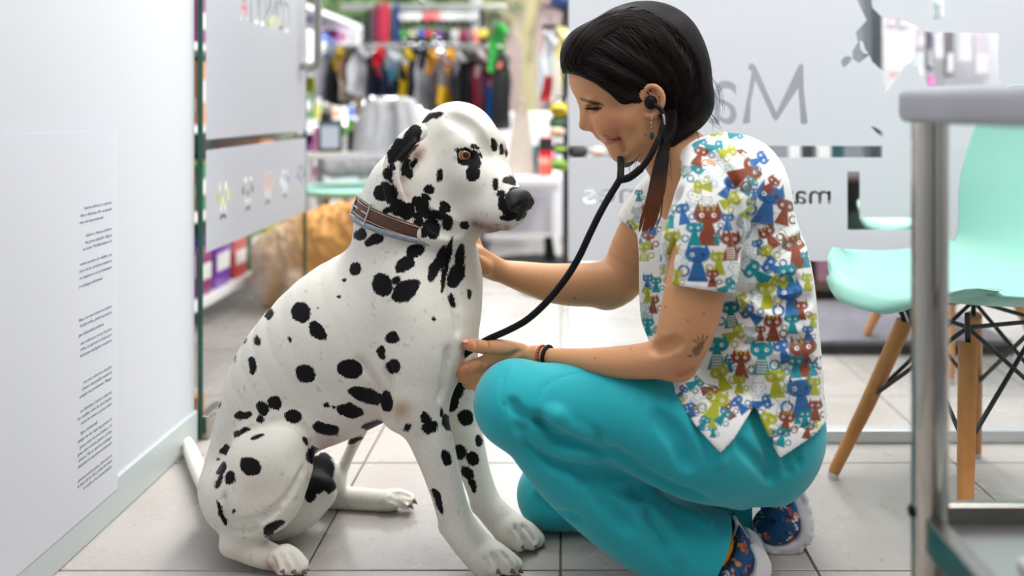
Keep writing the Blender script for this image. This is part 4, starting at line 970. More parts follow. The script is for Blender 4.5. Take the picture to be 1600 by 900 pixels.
    for s_, r_ in (([(1146, 300), (1152, 350), (1160, 410), (1152, 452)], 3.5), ([(1150, 452), (1185, 430), (1230, 400), (1255, 372)], 3), ([(1155, 455), (1200, 452), (1245, 440)], 3), ([(1135, 470), (1160, 500), (1200, 515), (1250, 505)], 3.5), ([(1110, 520), (1150, 540), (1200, 545), (1262, 530)], 3),
                   ([(1085, 590), (1120, 600), (1150, 615)], 2), ([(1048, 372), (1042, 410), (1040, 440)], 3), ([(1060, 300), (1046, 330), (1040, 380), (1034, 430)], 4), ([(1168, 340), (1178, 400), (1172, 450)], 3), ([(1100, 240), (1130, 262), (1150, 300)], 2.5),
                   ([(1005, 440), (1010, 480), (1015, 520)], 3), ([(1172, 455), (1176, 520), (1172, 590), (1173, 628)], 1.6), ([(1095, 570), (1110, 590), (1140, 602), (1165, 606)], 3), ([(1205, 560), (1240, 575), (1270, 570)], 2.5), ([(1190, 470), (1230, 478), (1268, 468)], 2.5)):
        C(s_, r_*1.55 if r_ > 2 else r_, .016 if r_ > 2 else .004)
    for s_ in ([(1160, 440), (1200, 420), (1240, 392)], [(1140, 488), (1180, 508), (1240, 508)], [(1165, 350), (1172, 400), (1165, 445)], [(1120, 530), (1170, 550), (1240, 545)], [(1052, 360), (1046, 400), (1045, 435)]): C(s_, 5, .018, mode='add', out=.002)
    C([(1038, 430), (1070, 438), (1110, 442), (1150, 444)], 1.0, .003); C([(1206, 686), (1240, 672), (1280, 656)], 1.0, .003)
    bv, bq = B.mesh(2)
    me = mesh_np('scrub_top', bv, bq); bm = bmesh.new(); bm.from_mesh(me)
    bmesh.ops.subdivide_edges(bm, edges=bm.edges, cuts=1, use_grid_fill=True); bm.to_mesh(me); bm.free()
    bv = np.zeros(len(me.vertices)*3); me.vertices.foreach_get('co', bv); bv = bv.reshape(-1, 3)
    me.polygons.foreach_set('use_smooth', np.ones(len(me.polygons), bool))
    bn = np.zeros(len(me.vertices)*3); me.vertex_normals.foreach_get('vector', bn); bn = bn.reshape(-1, 3)
    cattr(me, 'print', paint_cats(bv, bn))
    m = mat('printed_cotton', (.8, .8, .8), .7, bump=(800, .10), spec=.25, sheen=.15); nt = m.node_tree; a = nt.nodes.new('ShaderNodeAttribute'); a.attribute_name = 'print'
    nt.links.new(a.outputs['Color'], nt.nodes['Principled BSDF'].inputs['Base Color']); me.materials.append(m)
    link('scrub_top', me, None, root)
    return root, S, h, R, AX
CATC = dict(t=(20, 138, 150), b=(44, 104, 164), l=(172, 176, 38), r=(136, 66, 40), g=(150, 150, 158), w=None, o=None)
CATS = [(1114,674,20,'t',0,1,0),(1066,612,22,'b',-30,1,0),(1082,640,22,'r',-20,1,0),(1064,628,18,'l',-20,1,0),(1096,664,18,'b',-30,1,0),(1206,694,18,'l',-20,1,0),(1181,655,20,'t',0,1,0),(1176,640,18,'r',0,1,0),(1275,660,18,'l',-10,1,0),(998,305,20,'t',0,1,0),(1005,360,20,'r',0,1,0),(985,352,18,'b',0,1,0),(1112,655,26,'l',0,1,0),(1138,642,28,'r',30,1,0),(1206,682,26,'b',-20,1,0),(1262,672,28,'r',-10,1,1),(1246,652,22,'t',0,1,0),(1098,648,22,'w',0,1,5),(1215,660,22,'w',0,1,5),(1020,475,30,'r',0,1,1),(1012,440,26,'b',0,1,0),(1028,520,28,'l',10,1,0),(1018,545,26,'t',0,1,3),(998,370,22,'b',0,1,0),(1026,410,26,'b',0,1,2),(990,350,20,'l',30,1,0),(1040,350,22,'l',0,1,0),(1010,330,24,'r',0,1,0),(1270,500,26,'l',0,1,0),(1262,590,26,'l',0,1,0),(1180,230,26,'w',-60,1,5),(1145,255,26,'o',-40,1,5),(1160,235,24,'r',-60,1,0),(1215,345,26,'o',0,1,5),(1185,385,26,'b',20,1,0),(1160,470,26,'l',20,1,0),(1188,520,26,'r',0,1,0),(1225,575,24,'o',0,1,5),(1140,570,24,'b',0,1,0),(1100,470,2,'w',0,1,5),(1106,350,68,'r',0,1,1),(1085,364,40,'t',0,-1,0),(1051,378,40,'l',0,1,0),(1090,410,60,'b',0,-1,2),(1123,410,40,'l',0,-1,0),(1142,383,48,'r',0,1,3),(1137,346,30,'b',0,-1,0),(1168,357,46,'g',5,1,4),(1067,333,36,'b',10,1,0),(1049,342,30,'t',0,1,0),(1083,313,34,'w',-20,1,5),(1097,292,32,'l',90,1,0),(1138,293,36,'b',-30,1,2),(1142,313,34,'l',-60,1,0),(1173,325,36,'l',-30,1,0),(1173,288,36,'t',-35,-1,0),(1166,268,56,'r',-60,1,1),(1113,270,40,'w',-50,1,5),(1082,263,38,'t',-70,1,3),(1058,270,40,'l',15,1,0),(1117,230,32,'t',-80,1,0),(1138,236,30,'l',-70,1,0),(1093,243,34,'r',-20,1,0),(1093,222,26,'t',-60,1,0),(1200,318,68,'b',-15,-1,2),(1202,370,40,'r',30,1,1),(1200,398,34,'l',30,1,0),(1182,427,46,'t',50,1,0),(1208,418,40,'b',55,1,0),(1243,392,58,'r',12,1,1),(1232,432,44,'t',10,-1,0),(1226,330,44,'r',-15,1,0),(1220,376,38,'w',30,1,5),(1178,303,22,'b',0,1,0),(1198,460,46,'l',5,1,0),(1236,468,62,'b',10,-1,2),(1252,484,32,'r',0,1,0),(1238,505,34,'t',0,-1,0),(1208,512,44,'r',0,1,1),(1142,490,46,'t',5,-1,3),(1174,492,36,'b',50,1,0),(1148,522,38,'l',-60,1,0),(1171,523,28,'g',0,1,4),(1120,550,56,'t',0,1,3),(1158,568,46,'r',0,1,1),(1155,600,30,'l',0,1,0),(1190,558,56,'t',0,1,3),(1223,548,40,'b',20,1,0),(1256,556,66,'r',8,1,1),(1243,572,38,'t',0,-1,0),(1212,598,48,'l',5,1,0),(1127,590,44,'l',20,1,0),(1252,620,66,'b',5,-1,2),(1222,628,34,'o',0,1,5),(1185,612,34,'w',0,1,5),(1191,630,34,'b',-70,1,0),(1198,662,42,'l',-20,1,0),(1228,660,40,'r',-10,1,1),(1258,653,30,'t',0,1,0),(1118,633,52,'l',-18,-1,0),(1155,632,32,'b',40,1,0),(1087,598,30,'t',-60,1,0),(1110,607,30,'r',-70,1,0),(1090,620,38,'w',-30,1,5),(1222,682,32,'t',-15,1,0),(1274,640,34,'r',0,1,0),(1273,603,30,'l',0,1,0),(1057,433,28,'l',-10,1,0),(1113,434,30,'r',0,1,0),(1137,448,34,'t',-50,1,0),(1028,430,34,'l',0,1,0),(1025,444,26,'t',0,1,0),(1013,374,32,'r',0,1,3),(1019,352,30,'b',0,1,0),(1006,392,32,'l',0,1,3),(1033,394,30,'o',0,1,5),(1150,425,34,'w',0,1,5),(1168,395,28,'o',0,1,5),(1105,318,24,'o',0,1,5),(1185,345,24,'o',0,1,5),(1070,400,22,'o',0,1,5),(1120,372,18,'t',0,1,0),(1217,440,28,'l',60,1,0),(1262,440,30,'l',0,1,0),(1262,520,26,'b',0,1,0),(1178,455,26,'w',0,1,5),(1012,460,26,'l',0,1,0),(1005,485,28,'g',0,1,4),(1012,510,30,'t',0,1,0),(995,335,24,'g',0,1,4),(1040,320,34,'g',10,1,4),(1040,300,30,'r',0,1,0),(1020,310,26,'t',0,1,0),(1150,210,26,'t',-80,1,0),(1120,208,22,'l',-60,1,0),(1185,250,34,'b',-60,1,0),(1205,288,30,'r',-40,1,0),(1260,405,26,'t',0,1,0),(1130,650,30,'t',-40,1,0),(1078,640,26,'b',20,1,0),(1100,660,24,'t',-30,1,0),(1172,580,24,'o',0,1,5),(1270,575,24,'t',0,1,0),(1232,600,26,'w',0,1,5),(1242,530,24,'o',0,1,5)]
def paint_cats(V, N):
    white = np.array(lin(238, 238, 236)); rgb = np.tile(white, (len(V), 1)); px = to_px(V); cam0 = np.array((0, 0, CH))
    view = cam0-V; facing = (view*N).sum(1)/np.linalg.norm(view, axis=1)
    def stamp(idx, u, v, hgt, col, typ, cell):
        # u right, v down, in units of the cat's height
        aa = np.clip(cell/hgt, .01, .08)
        def put(d, c, amt=1.0):
            k = np.clip(.5-d/aa, 0, 1)*amt; rgb[idx] = rgb[idx]*(1-k[:, None])+np.array(c)*k[:, None]
        hyp = np.hypot
        head = (np.sqrt((u/.33)**2+((v+.20)/.21)**2)-1)*.2
        for s in (-1, 1):
            a = np.abs((u-s*.21)-s*(-.02)*(v+.4))*1.0; tri = np.maximum(np.abs(u-s*.23)*1.0+(-(v+.50))*.55*-1*-1*-1*-1, v+.22) if False else np.maximum(np.abs(u-s*.225)-(v+.50)*.42, v+.22)
            head = np.minimum(head, tri*.9)
        body = np.maximum(np.abs(u)-(.10+.16*np.clip((v+.05)/.5, 0, 1)), np.abs(v-.2)-.30)
        tc = hyp(u-.36, v-.22); tail = np.where((v > .12) | (u > .36), np.abs(tc-.13)-.032, 1); tail = np.minimum(tail, hyp(u-.30, v-.10)-.035)
        sil = np.minimum(np.minimum(head, body), tail)
        ink = lin(70, 60, 66)
        if typ in (5, 4):
            if typ == 4:
                put(np.minimum(head, body), lin(226, 230, 232)); dots = hyp((u*14) % 1-.5, (v*14) % 1-.5)-.28
                put(np.maximum(dots/14, sil), lin(110, 140, 140))
            put(np.abs(sil)-.007, lin(70, 150, 160) if col is None and typ == 5 and (int(hgt*1e4) % 2) else lin(120, 118, 124), .9)
            for s in (-1, 1): put(hyp(u-s*.13, v+.22)-.022, ink)
            for q in (.14, .22, .30): put(np.maximum(np.abs(v-q)-.016, np.abs(u)-.10), lin(60, 160, 168), .8)
            return
        c = np.array(lin(*col)); put(sil, c)
        put(np.maximum(np.abs(head), -1)-.002, c*.8, .6)
        eye = lin(240, 238, 230)
        for s in (-1, 1):
            put(hyp(u-s*.14, v+.20)-.055, eye if typ != 2 or s > 0 else c*.5); put(hyp(u-s*.14-.01, v+.20)-.024, ink)
        put(hyp(u, (v+.13)*1.4)-.025, c*.4)
        if typ == 1:
            for q in (-.14, 0, .14): put(np.maximum(np.abs(u-q)-.028, np.abs(v+.38)-.075), lin(200, 170, 60) if col[0] > 100 else eye)
        if typ == 2: put(np.maximum(np.abs(hyp(u, v+.16)-.13)-.014, -(v+.13)), c*.35)
        if typ == 3:
            for q in (.10, .18, .26, .34, .42): put(np.maximum(np.abs(v-q)-.018, np.abs(u)-.13), lin(238, 228, 214))
    for x, y, hp, ck, rot, fl, typ in CATS:
        near = (np.abs(px-(x, y)).max(1) < hp*.85) & (facing > -.1); i = np.where(near)[0]
        if len(i) == 0: continue
        c0 = i[np.argmin(((px[i]-(x, y))**2).sum(1)+np.where(facing[i] < .15, 400, 0)+V[i, 1]*600)]
        i = i[np.linalg.norm(V[i]-V[c0], axis=1) < hp*1.0*V[c0, 1]/F]
        a = math.radians(rot); q = px[i]-(x, y); q = np.stack([q[:, 0]*math.cos(a)-q[:, 1]*math.sin(a), q[:, 0]*math.sin(a)+q[:, 1]*math.cos(a)], 1)/hp
        stamp(i, q[:, 0]*fl, q[:, 1], hp*V[c0, 1]/F, CATC[ck], typ, .0022)
    free = np.where(facing < -.02)[0]; used = []
    for j in RNG.permutation(free)[:4000]:
        if all(np.linalg.norm(V[j]-o) > .046 for o in used):
            used.append(V[j]); hgt = RNG.uniform(.036, .056); n_ = Vector(N[j]); w = Vector((0, 0, -1)); w = (w-n_*w.dot(n_)); w = w.normalized() if w.length > .1 else Vector((1, 0, 0)); r_ = w.cross(n_)
            i = np.where((np.abs(V-V[j]).max(1) < hgt) & ((N*N[j]).sum(1) > .2) & (facing < .12))[0]; q = V[i]-V[j]
            ck = 'tblrtblw'[int(RNG.integers(8))]; stamp(i, q@np.array(r_)/hgt, q@np.array(w)/hgt, hgt, CATC[ck], 5 if ck == 'w' else int(RNG.integers(4)), .0022)
    return rgb
WOMAN, _SB, _h, _R, _AX = make_woman()
# ---------------------------------------------------------------- hair
def make_hair():
    h, R, AX = _h, _R, _AX; Yh = 1.47
    S = Sculpt((-.01, 1.36, .55), (.30, 1.58, .98), .0026)
    S.ell(h(995, 100), (R(110), .086, R(95)), .02, AX)
    S.ell(h(922, 92), (R(45), .068, R(50)), .03, AX); S.ell(h(950, 118), (R(48), .074, R(34)), .03, AX); S.ell(h(986, 138), (R(36), .080, R(34)), .02, AX)
    S.ell(h(1056, 118), (R(52), .072, R(60)), .03, AX)
    S.ell(h(1072, 165), (R(32), .058, R(36)), .03, AX)
    S.tube([h(1078, 160, .02), h(1062, 190, .035), h(1046, 214, .045)], [R(30), R(26), R(17)], .03, 3)
    S.poly_cut([(840, 119), (880, 116), (886, 112), (905, 118), (930, 130), (955, 148), (970, 163), (984, 170), (999, 170), (1003, 150), (1006, 138), (1016, 130), (1030, 133), (1040, 146), (1042, 165), (1041, 190), (1043, 215), (1050, 260), (1050, 340), (840, 340)], 1.40, .006)
    for s_ in ([(1000, 60), (1050, 100), (1070, 150), (1058, 185)], [(960, 60), (1020, 95), (1050, 140), (1052, 180)], [(930, 80), (985, 110), (1030, 135), (1048, 170)], [(1040, 40), (1080, 90), (1088, 140), (1070, 180)], [(950, 120), (980, 145), (1005, 142)], [(910, 95), (960, 125), (1000, 135)]):
        S.crease(s_, 2.5, .012)
    V, Q = S.mesh(1)
    m = bpy.data.materials.new('dark_hair'); m.use_nodes = True; nt = m.node_tree; N, L = nt.nodes, nt.links; b = N['Principled BSDF']
    at = N.new('ShaderNodeAttribute'); at.attribute_name = 'tone'; L.new(at.outputs['Color'], b.inputs['Base Color'])
    b.inputs['Roughness'].default_value = .5; b.inputs['Specular IOR Level'].default_value = .13; b.inputs['Anisotropic'].default_value = .5
    def tone(V):
        z = V[:, 2]; k = np.clip((.675-z)/.09, 0, 1)[:, None]; g = (vnoise(V, 60, 3)[:, None]-.3)*.6
        return np.array(lin(20, 14, 12))*(1-k)*(1+g)+np.array(lin(112, 64, 40))*k*(1+g)
    me = mesh_np('hair', V, Q); cattr(me, 'tone', tone(V)*.7); me.materials.append(m); hair = link('hair', me, None, WOMAN)
    # combed strands over the cap, on both sides of the head
    st = []; starts = catmull([(968, 160), (950, 144), (925, 126), (893, 112), (880, 98), (888, 76), (908, 48), (940, 24), (985, 12), (1028, 26), (1060, 55), (1086, 95), (1100, 135)], 1)
    seg = np.linspace(0, len(starts)-1, 420)
    for q in seg:
        i = min(int(q), len(starts)-2); a = starts[i]*(1-(q-i))+starts[i+1]*(q-i); a = a+(np.array((995, 105))-a)*RNG.uniform(.02, .30)
        e = np.array((1060, 186))+RNG.normal(size=2)*(9, 8); mid = (a+e)/2+np.array((.32, -.28))*np.linalg.norm(e-a)*RNG.uniform(.25, .6)
        if a[1] > 118: mid = (a+e)/2+np.array((0, -.10))*np.linalg.norm(e-a)
        pts = []
        for t in np.linspace(0, 1, 15):
            x, y = a*(1-t)**2+2*mid*t*(1-t)+e*t*t
            if 1000 < x < 1043 and y > 134: continue
            hp = S.hit(x, y)
            if hp is not None: pts.append(hp+(0, -.0011, 0))
        if len(pts) > 5:
            pts = np.array(pts); pts[1:-1] = (pts[:-2]+2*pts[1:-1]+pts[2:])/4; st.append((pts, RNG.uniform(.0011, .0024)))
            o = pts.copy(); o[:, 1] = 2*Yh-o[:, 1]; st.append((o, .002))
    oc = catmull(starts[3:], 4)                       # strands combed back along the crown
    for k in range(110):
        sc_ = RNG.uniform(.70, .965); i0 = int(RNG.integers(0, 14)); i1 = int(RNG.integers(len(oc)-12, len(oc))); c_ = np.array((995., 105.))
        path = c_+(oc[i0:i1]-c_)*sc_+RNG.normal(size=2)*1.5; e = np.array((1060, 186))+RNG.normal(size=2)*(9, 8); path = catmull(np.concatenate([path[::3], e[None]]), 3)
        pts = [hp+(0, -.0011, 0) for hp in (S.hit(*q) for q in path) if hp is not None]
        if len(pts) > 6:
            pts = np.array(pts); pts[1:-1] = (pts[:-2]+2*pts[1:-1]+pts[2:])/4; st.append((pts, RNG.uniform(.0010, .0020)))
            o = pts.copy(); o[:, 1] = 2*Yh-o[:, 1]; st.append((o, .002))
    # the lock that falls in front of the shoulder
    for k in range(110):
        a = RNG.normal(); b_ = RNG.uniform(-1, 1); ln = RNG.uniform(.6, 1)
        path = [(1050+3*a, 176+6*b_, 1.405), (1043+5*a, 205, 1.392), (1036+8*b_, 238, 1.372), (1030+11*b_, 272, 1.355), (1024+12*b_, 305, 1.34), (1014+11*b_+3*a, 338, 1.335), (1007+8*b_+3*a, 362, 1.335)]
        pts = []
        for x, y, Yd in path[:5 if ln < .72 else 7 if ln > .85 else 6]:
            hb = _SB.hit(x, y); Y = min(Yd, hb[1]-.004-abs(a)*.003) if hb is not None and y > 215 else Yd-abs(a)*.004
            pts.append(P(x, y, Y))
        pts = catmull(pts, 3); st.append((pts, RNG.uniform(.0009, .0019)))
    for k in range(34):      # loose fine hairs
        c = [((1095, 110), (1118, 140), (1128, 175)), ((1085, 150), (1112, 185), (1122, 205)), ((1060, 60), (1095, 85), (1112, 125)), ((905, 60), (880, 100), (882, 132)), ((1040, 215), (1042, 250), (1050, 285)), ((1000, 240), (990, 262), (985, 285)), ((1072, 195), (1090, 215), (1095, 240))][k % 7]
        j = RNG.normal(size=(3, 2))*4; st.append((catmull([P(x+dx, y+dy, 1.44-.02*(k % 3)) for (x, y), (dx, dy) in zip(c, j)], 4), .00035))
    VV, QQ, o = [], [], 0
    for pts, r in st:
        n = len(pts); t = np.gradient(pts, axis=0); t /= np.linalg.norm(t, axis=1)[:, None]+1e-9
        a = np.cross(t, (0, 1, 0)); a /= np.linalg.norm(a, axis=1)[:, None]+1e-9; b_ = np.cross(t, a)
        w = r*np.minimum(1, np.minimum(np.arange(n)+.6, n-np.arange(n)-.6)/2.5)
        for k in range(5): VV.append(pts+(a*math.cos(2*PI*k/5)+b_*math.sin(2*PI*k/5))*w[:, None])
        i = np.arange(n-1)
        for k in range(5):
            k2 = (k+1) % 5; QQ.append(np.stack([o+k*n+i, o+k2*n+i, o+k2*n+i+1, o+k*n+i+1], 1))
        o += 5*n
    V2 = np.concatenate(VV); me = mesh_np('hair_strand', V2, np.concatenate(QQ)); cattr(me, 'tone', tone(V2)); me.materials.append(m)
    hs = link('hair_strands', me, None, WOMAN); tag(hs, kind='stuff')
make_hair()

# ---------------------------------------------------------------- earring, bracelets, shoes
er = MB(); er.tube(catmull([_h(1015, 178, .078), _h(1019, 181, .081), _h(1018, 189, .081)], 4), .0007, 6); er.ball(_h(1018, 192, .081), .0019, 10, 8); er.tube([_h(1018, 193, .081), _h(1018, 205, .081)], .0008, 6); er.ball(_h(1018, 199, .081), .0016, 10, 8)
er = er.build('earring', M_silver, WOMAN, smooth=True)
MB().ball(_h(1018, 212, .081), (.0042, .0022, .0068), 14, 10).build('earring_stone', mat('green_stone', lin(52, 66, 58), .15), er, smooth=True)
def ring(c, ax, r, t, material, name, parent, beads=0):
    ax = Vector(ax).normalized(); a = ax.orthogonal().normalized(); b = ax.cross(a); mb = MB()
    pts = [Vector(c)+(a*math.cos(k*PI/16)+b*math.sin(k*PI/16))*r for k in range(33)]
    if beads:
        for k in range(beads): mb.ball(Vector(c)+(a*math.cos(2*PI*k/beads)+b*math.sin(2*PI*k/beads))*r, t, 8, 6)
    else: mb.tube(pts, t, 8, cap=False)
    return mb.build(name, material, parent, smooth=True)
wx = P(838, 557, 1.392)-P(880, 561, 1.366)
b1 = ring(P(847, 557.5, 1.3875), wx, .0168, .0030, mat('rust_beads', lin(176, 76, 40), .5), 'bracelet', WOMAN, 22); b1['label'] = 'rust-coloured beaded bracelet'
b2 = ring(P(856, 558.5, 1.3815), wx, .0174, .0032, M_black, 'bracelet', WOMAN); b2['label'] = 'black braided bracelet'
def shoe(name, Ym, body, keep_up, sole_body, keep_sole, trims, seed):
    def pts(rows): return [P(*r[:3]) for r in rows], [PR(r[3], r[2]) for r in rows]
    us, ur = pts(body); lo = np.min(us, 0)-.075; hi = np.max(us, 0)+.075
    S = Sculpt(lo, hi, .0024); S.tube(us, ur, .01, 5); S.poly_cut(keep_up, Ym, .007, mode='keep')
    V, Q = S.mesh(2); V[:, 2] = np.maximum(V[:, 2], .003)
    me = mesh_np('shoe', V, Q); rgb = np.tile(np.array(lin(18, 84, 134)), (len(V), 1)); rg = np.random.default_rng(seed)
    Vw = V+np.stack([vnoise(V, 220, 3+i) for i in range(3)], 1)*.008
    for k in range(170):      # flowers: a few petals round a centre, leaves between
        c = Vw[rg.integers(len(V))]; kind = rg.integers(7); col, cc = [((214, 78, 50), (240, 170, 70)), ((228, 228, 222), (180, 190, 196)), ((150, 184, 60), (150, 184, 60)), ((24, 110, 168), (40, 140, 190)), ((12, 46, 84), (12, 46, 84)), ((12, 46, 84), (12, 46, 84)), ((232, 150, 90), (200, 60, 50))][kind]
        d0 = np.linalg.norm(Vw-c, axis=1); near = d0 < .02
        for j in range(5 if kind in (0, 1, 6) else 2):
            o = c+rg.normal(size=3)*.0042; r = rg.uniform(.0024, .0046) if kind < 4 or kind == 6 else rg.uniform(.003, .006)
            kk = np.clip((r-np.linalg.norm(Vw[near]-o, axis=1))/.0008, 0, 1)[:, None]; rgb[near] = rgb[near]*(1-kk)+np.array(lin(*col))*kk
        kk = np.clip((.0016-d0[near])/.0006, 0, 1)[:, None]; rgb[near] = rgb[near]*(1-kk)+np.array(lin(*cc))*kk
    cattr(me, 'print', rgb); m = mat(name+'_knit', (.1, .2, .4), .75, bump=(420, .6)); a = m.node_tree.nodes.new('ShaderNodeAttribute'); a.attribute_name = 'print'
    m.node_tree.links.new(a.outputs['Color'], m.node_tree.nodes['Principled BSDF'].inputs['Base Color']); me.materials.append(m)
    root = link('shoe', me, None, WOMAN)
    ss, sr = pts(sole_body); S2 = Sculpt(np.min(ss, 0)-.085, np.max(ss, 0)+.085, .0024); S2.tube(ss, sr, .008, 5, ((0, 1, 0), 1.12)); S2.poly_cut(keep_sole, Ym, .006, mode='keep')
    n = len(keep_sole)//2; edge = catmull(np.array(keep_sole[:n], float), 5)
    for x, y in edge[1:]:
        for dy in (-.028, -.012, .004, .020): S2.ell(P(x, y, Ym)*(1, 0, 1)+np.array((0, Ym+dy+.008*((int(x+y)) % 2), 0)), .0062, .005)
    V, Q = S2.mesh(1); V[:, 2] = np.maximum(V[:, 2], .0008)
    M_sole = mat(name+'_sole', lin(228, 224, 228), .6, bump=(200, .15)); sl = link('sole', mesh_np('sole', V, Q), M_sole, root)
    for tr_, r in trims:
        q = []
        for x, y in catmull(np.array(tr_, float), 6):
            h_ = S.hit(x, y)
            if h_ is None: h_ = S.hit(x+3, y+3)
            if h_ is not None: q.append(h_)
        q = np.array(q)
        for _ in range(3): q[1:-1] = (q[:-2]+2*q[1:-1]+q[2:])/4
        MB().tube(q, r, 8).build('shoe_trim', M_sole, root, smooth=True)
    return root
SH1 = shoe('near_shoe', 1.385, [(1146, 820, 1.395, 30), (1150, 860, 1.388, 42), (1112, 890, 1.375, 46), (1070, 915, 1.345, 40)],
     [(1146, 806), (1158, 823), (1171, 842), (1174, 858), (1170, 876), (1158, 889), (1138, 900), (1100, 918), (1050, 938), (1036, 922), (1073, 902), (1098, 885), (1108, 879), (1128, 867), (1144, 842), (1152, 818)],
     [(1164, 842, 1.39, 36), (1160, 880, 1.385, 42), (1110, 918, 1.375, 42), (1060, 935, 1.36, 34)],
     [(1168, 838), (1185, 853), (1192, 870), (1189, 885), (1178, 898), (1140, 922), (1090, 942), (1050, 950), (1040, 938), (1100, 917), (1138, 898), (1157, 888), (1168, 876), (1172, 858)],
     [([(1147, 808), (1152, 819), (1145, 842), (1129, 867), (1109, 880), (1094, 889)], .0032), ([(1148, 809), (1159, 825), (1169, 841)], .0018)], 3)
SH1['label'] = 'near shoe, navy flowered knit on a chunky white sole'
SK = Sculpt(P(1060, 890, 1.38)-.09, P(1160, 800, 1.38)+.09, .0026); SK.tube([P(1080, 832, 1.372), P(1106, 848, 1.376), P(1140, 868, 1.384)], [PR(35, 1.38)]*3, .01, 4)
SK.poly_cut([(1090, 820), (1128, 800), (1148, 806), (1151, 818), (1143, 842), (1127, 867), (1107, 879), (1080, 890), (1060, 860)], 1.38, .005, mode='keep'); v, q = SK.mesh(1)
link('sock', mesh_np('sock', v, q), mat('mustard_sock', lin(214, 142, 30), .8, bump=(500, .3)), WOMAN)
SH2 = shoe('far_shoe', 1.512, [(1222, 765, 1.515, 34), (1222, 800, 1.512, 38), (1200, 826, 1.512, 30)],
     [(1180, 786), (1209, 776), (1226, 764), (1236, 776), (1243, 799), (1244, 816), (1238, 830), (1222, 840), (1205, 842), (1187, 837), (1179, 821), (1186, 812), (1198, 805)],
     [(1238, 765, 1.515, 26), (1248, 805, 1.512, 30), (1224, 838, 1.512, 30), (1195, 838, 1.512, 24)],
     [(1243, 748), (1254, 775), (1260, 805), (1257, 830), (1242, 846), (1217, 853), (1196, 847), (1181, 830), (1179, 820), (1187, 835), (1205, 840), (1221, 838), (1236, 829), (1242, 815), (1241, 799), (1232, 776), (1226, 760)], [], 5)
SH2['label'] = 'far shoe with its toes bent on the floor and heel raised'

# ---------------------------------------------------------------- stethoscope, worn and held
def stethoscope():
    rt = empty('stethoscope', P(712, 571, 1.452), 'black stethoscope running from the woman\'s ears to the dog\'s chest', 'stethoscope')
    w = lambda rows: catmull([P(*r) for r in rows], 6)
    main = w([(706, 572, 1.462), (718, 561, 1.442), (733, 549, 1.418), (747, 539, 1.408), (765, 529, 1.398), (792, 517, 1.385), (820, 502, 1.372), (845, 481, 1.362), (868, 456, 1.355), (889, 428, 1.35), (906, 399, 1.35), (921, 367, 1.352), (936, 336, 1.358), (951, 309, 1.366), (964, 288, 1.372), (969, 279, 1.374)])
    MB().tube(main, .0056, 14).build('tube', M_black, rt, smooth=True)
    MB().tube(w([(969, 281, 1.374), (984, 277, 1.368), (1002, 263, 1.362)]), [.0062]*13, 14).build('branch', M_black, rt, smooth=True)
    MB().tube(w([(1000, 265, 1.362), (1012, 250, 1.362), (1024, 228, 1.366), (1032, 208, 1.372), (1037, 188, 1.378), (1034, 173, 1.382), (1022, 163, 1.388)]), [.0062]+[.0052]*15+[.0038]*21, 14).build('ear_tube', M_black, rt, smooth=True)
    MB().tube(w([(969, 281, 1.374), (970, 264, 1.385), (969, 248, 1.41)]), [.0058]*13, 14).build('branch', M_black, rt, smooth=True)
    MB().tube(w([(969, 249, 1.41), (972, 256, 1.46), (985, 254, 1.52), (1008, 226, 1.552), (1026, 190, 1.562), (1018, 161, 1.556)]), [.0052]*31, 14).build('ear_tube', M_black, rt, smooth=True)
    MB().tube(w([(1038, 196, 1.3745), (1038, 186, 1.3745), (1036, 178, 1.377)]), [.0008, *[.0020]*11, .0008], 8).build('steel_tube', M_silver, rt, smooth=True)
    MB().ball(_h(1017, 160, .079), (.0105, .007, .0115), 16, 12).build('ear_tip', M_black, rt, smooth=True)
    MB().ball(_h(1017, 160, -.079), (.0105, .007, .0115), 16, 12).build('ear_tip', M_black, rt, smooth=True)
    MB().lathe([(0, 0), (.019, 0), (.021, .004), (.019, .009), (.012, .012), (.007, .018), (0, .018)], P(703, 576, 1.470), 24, Vector((1, -.2, .1)).to_track_quat('Z', 'Y').to_matrix()).build('chest_piece', M_silver, rt, smooth=True)
stethoscope()
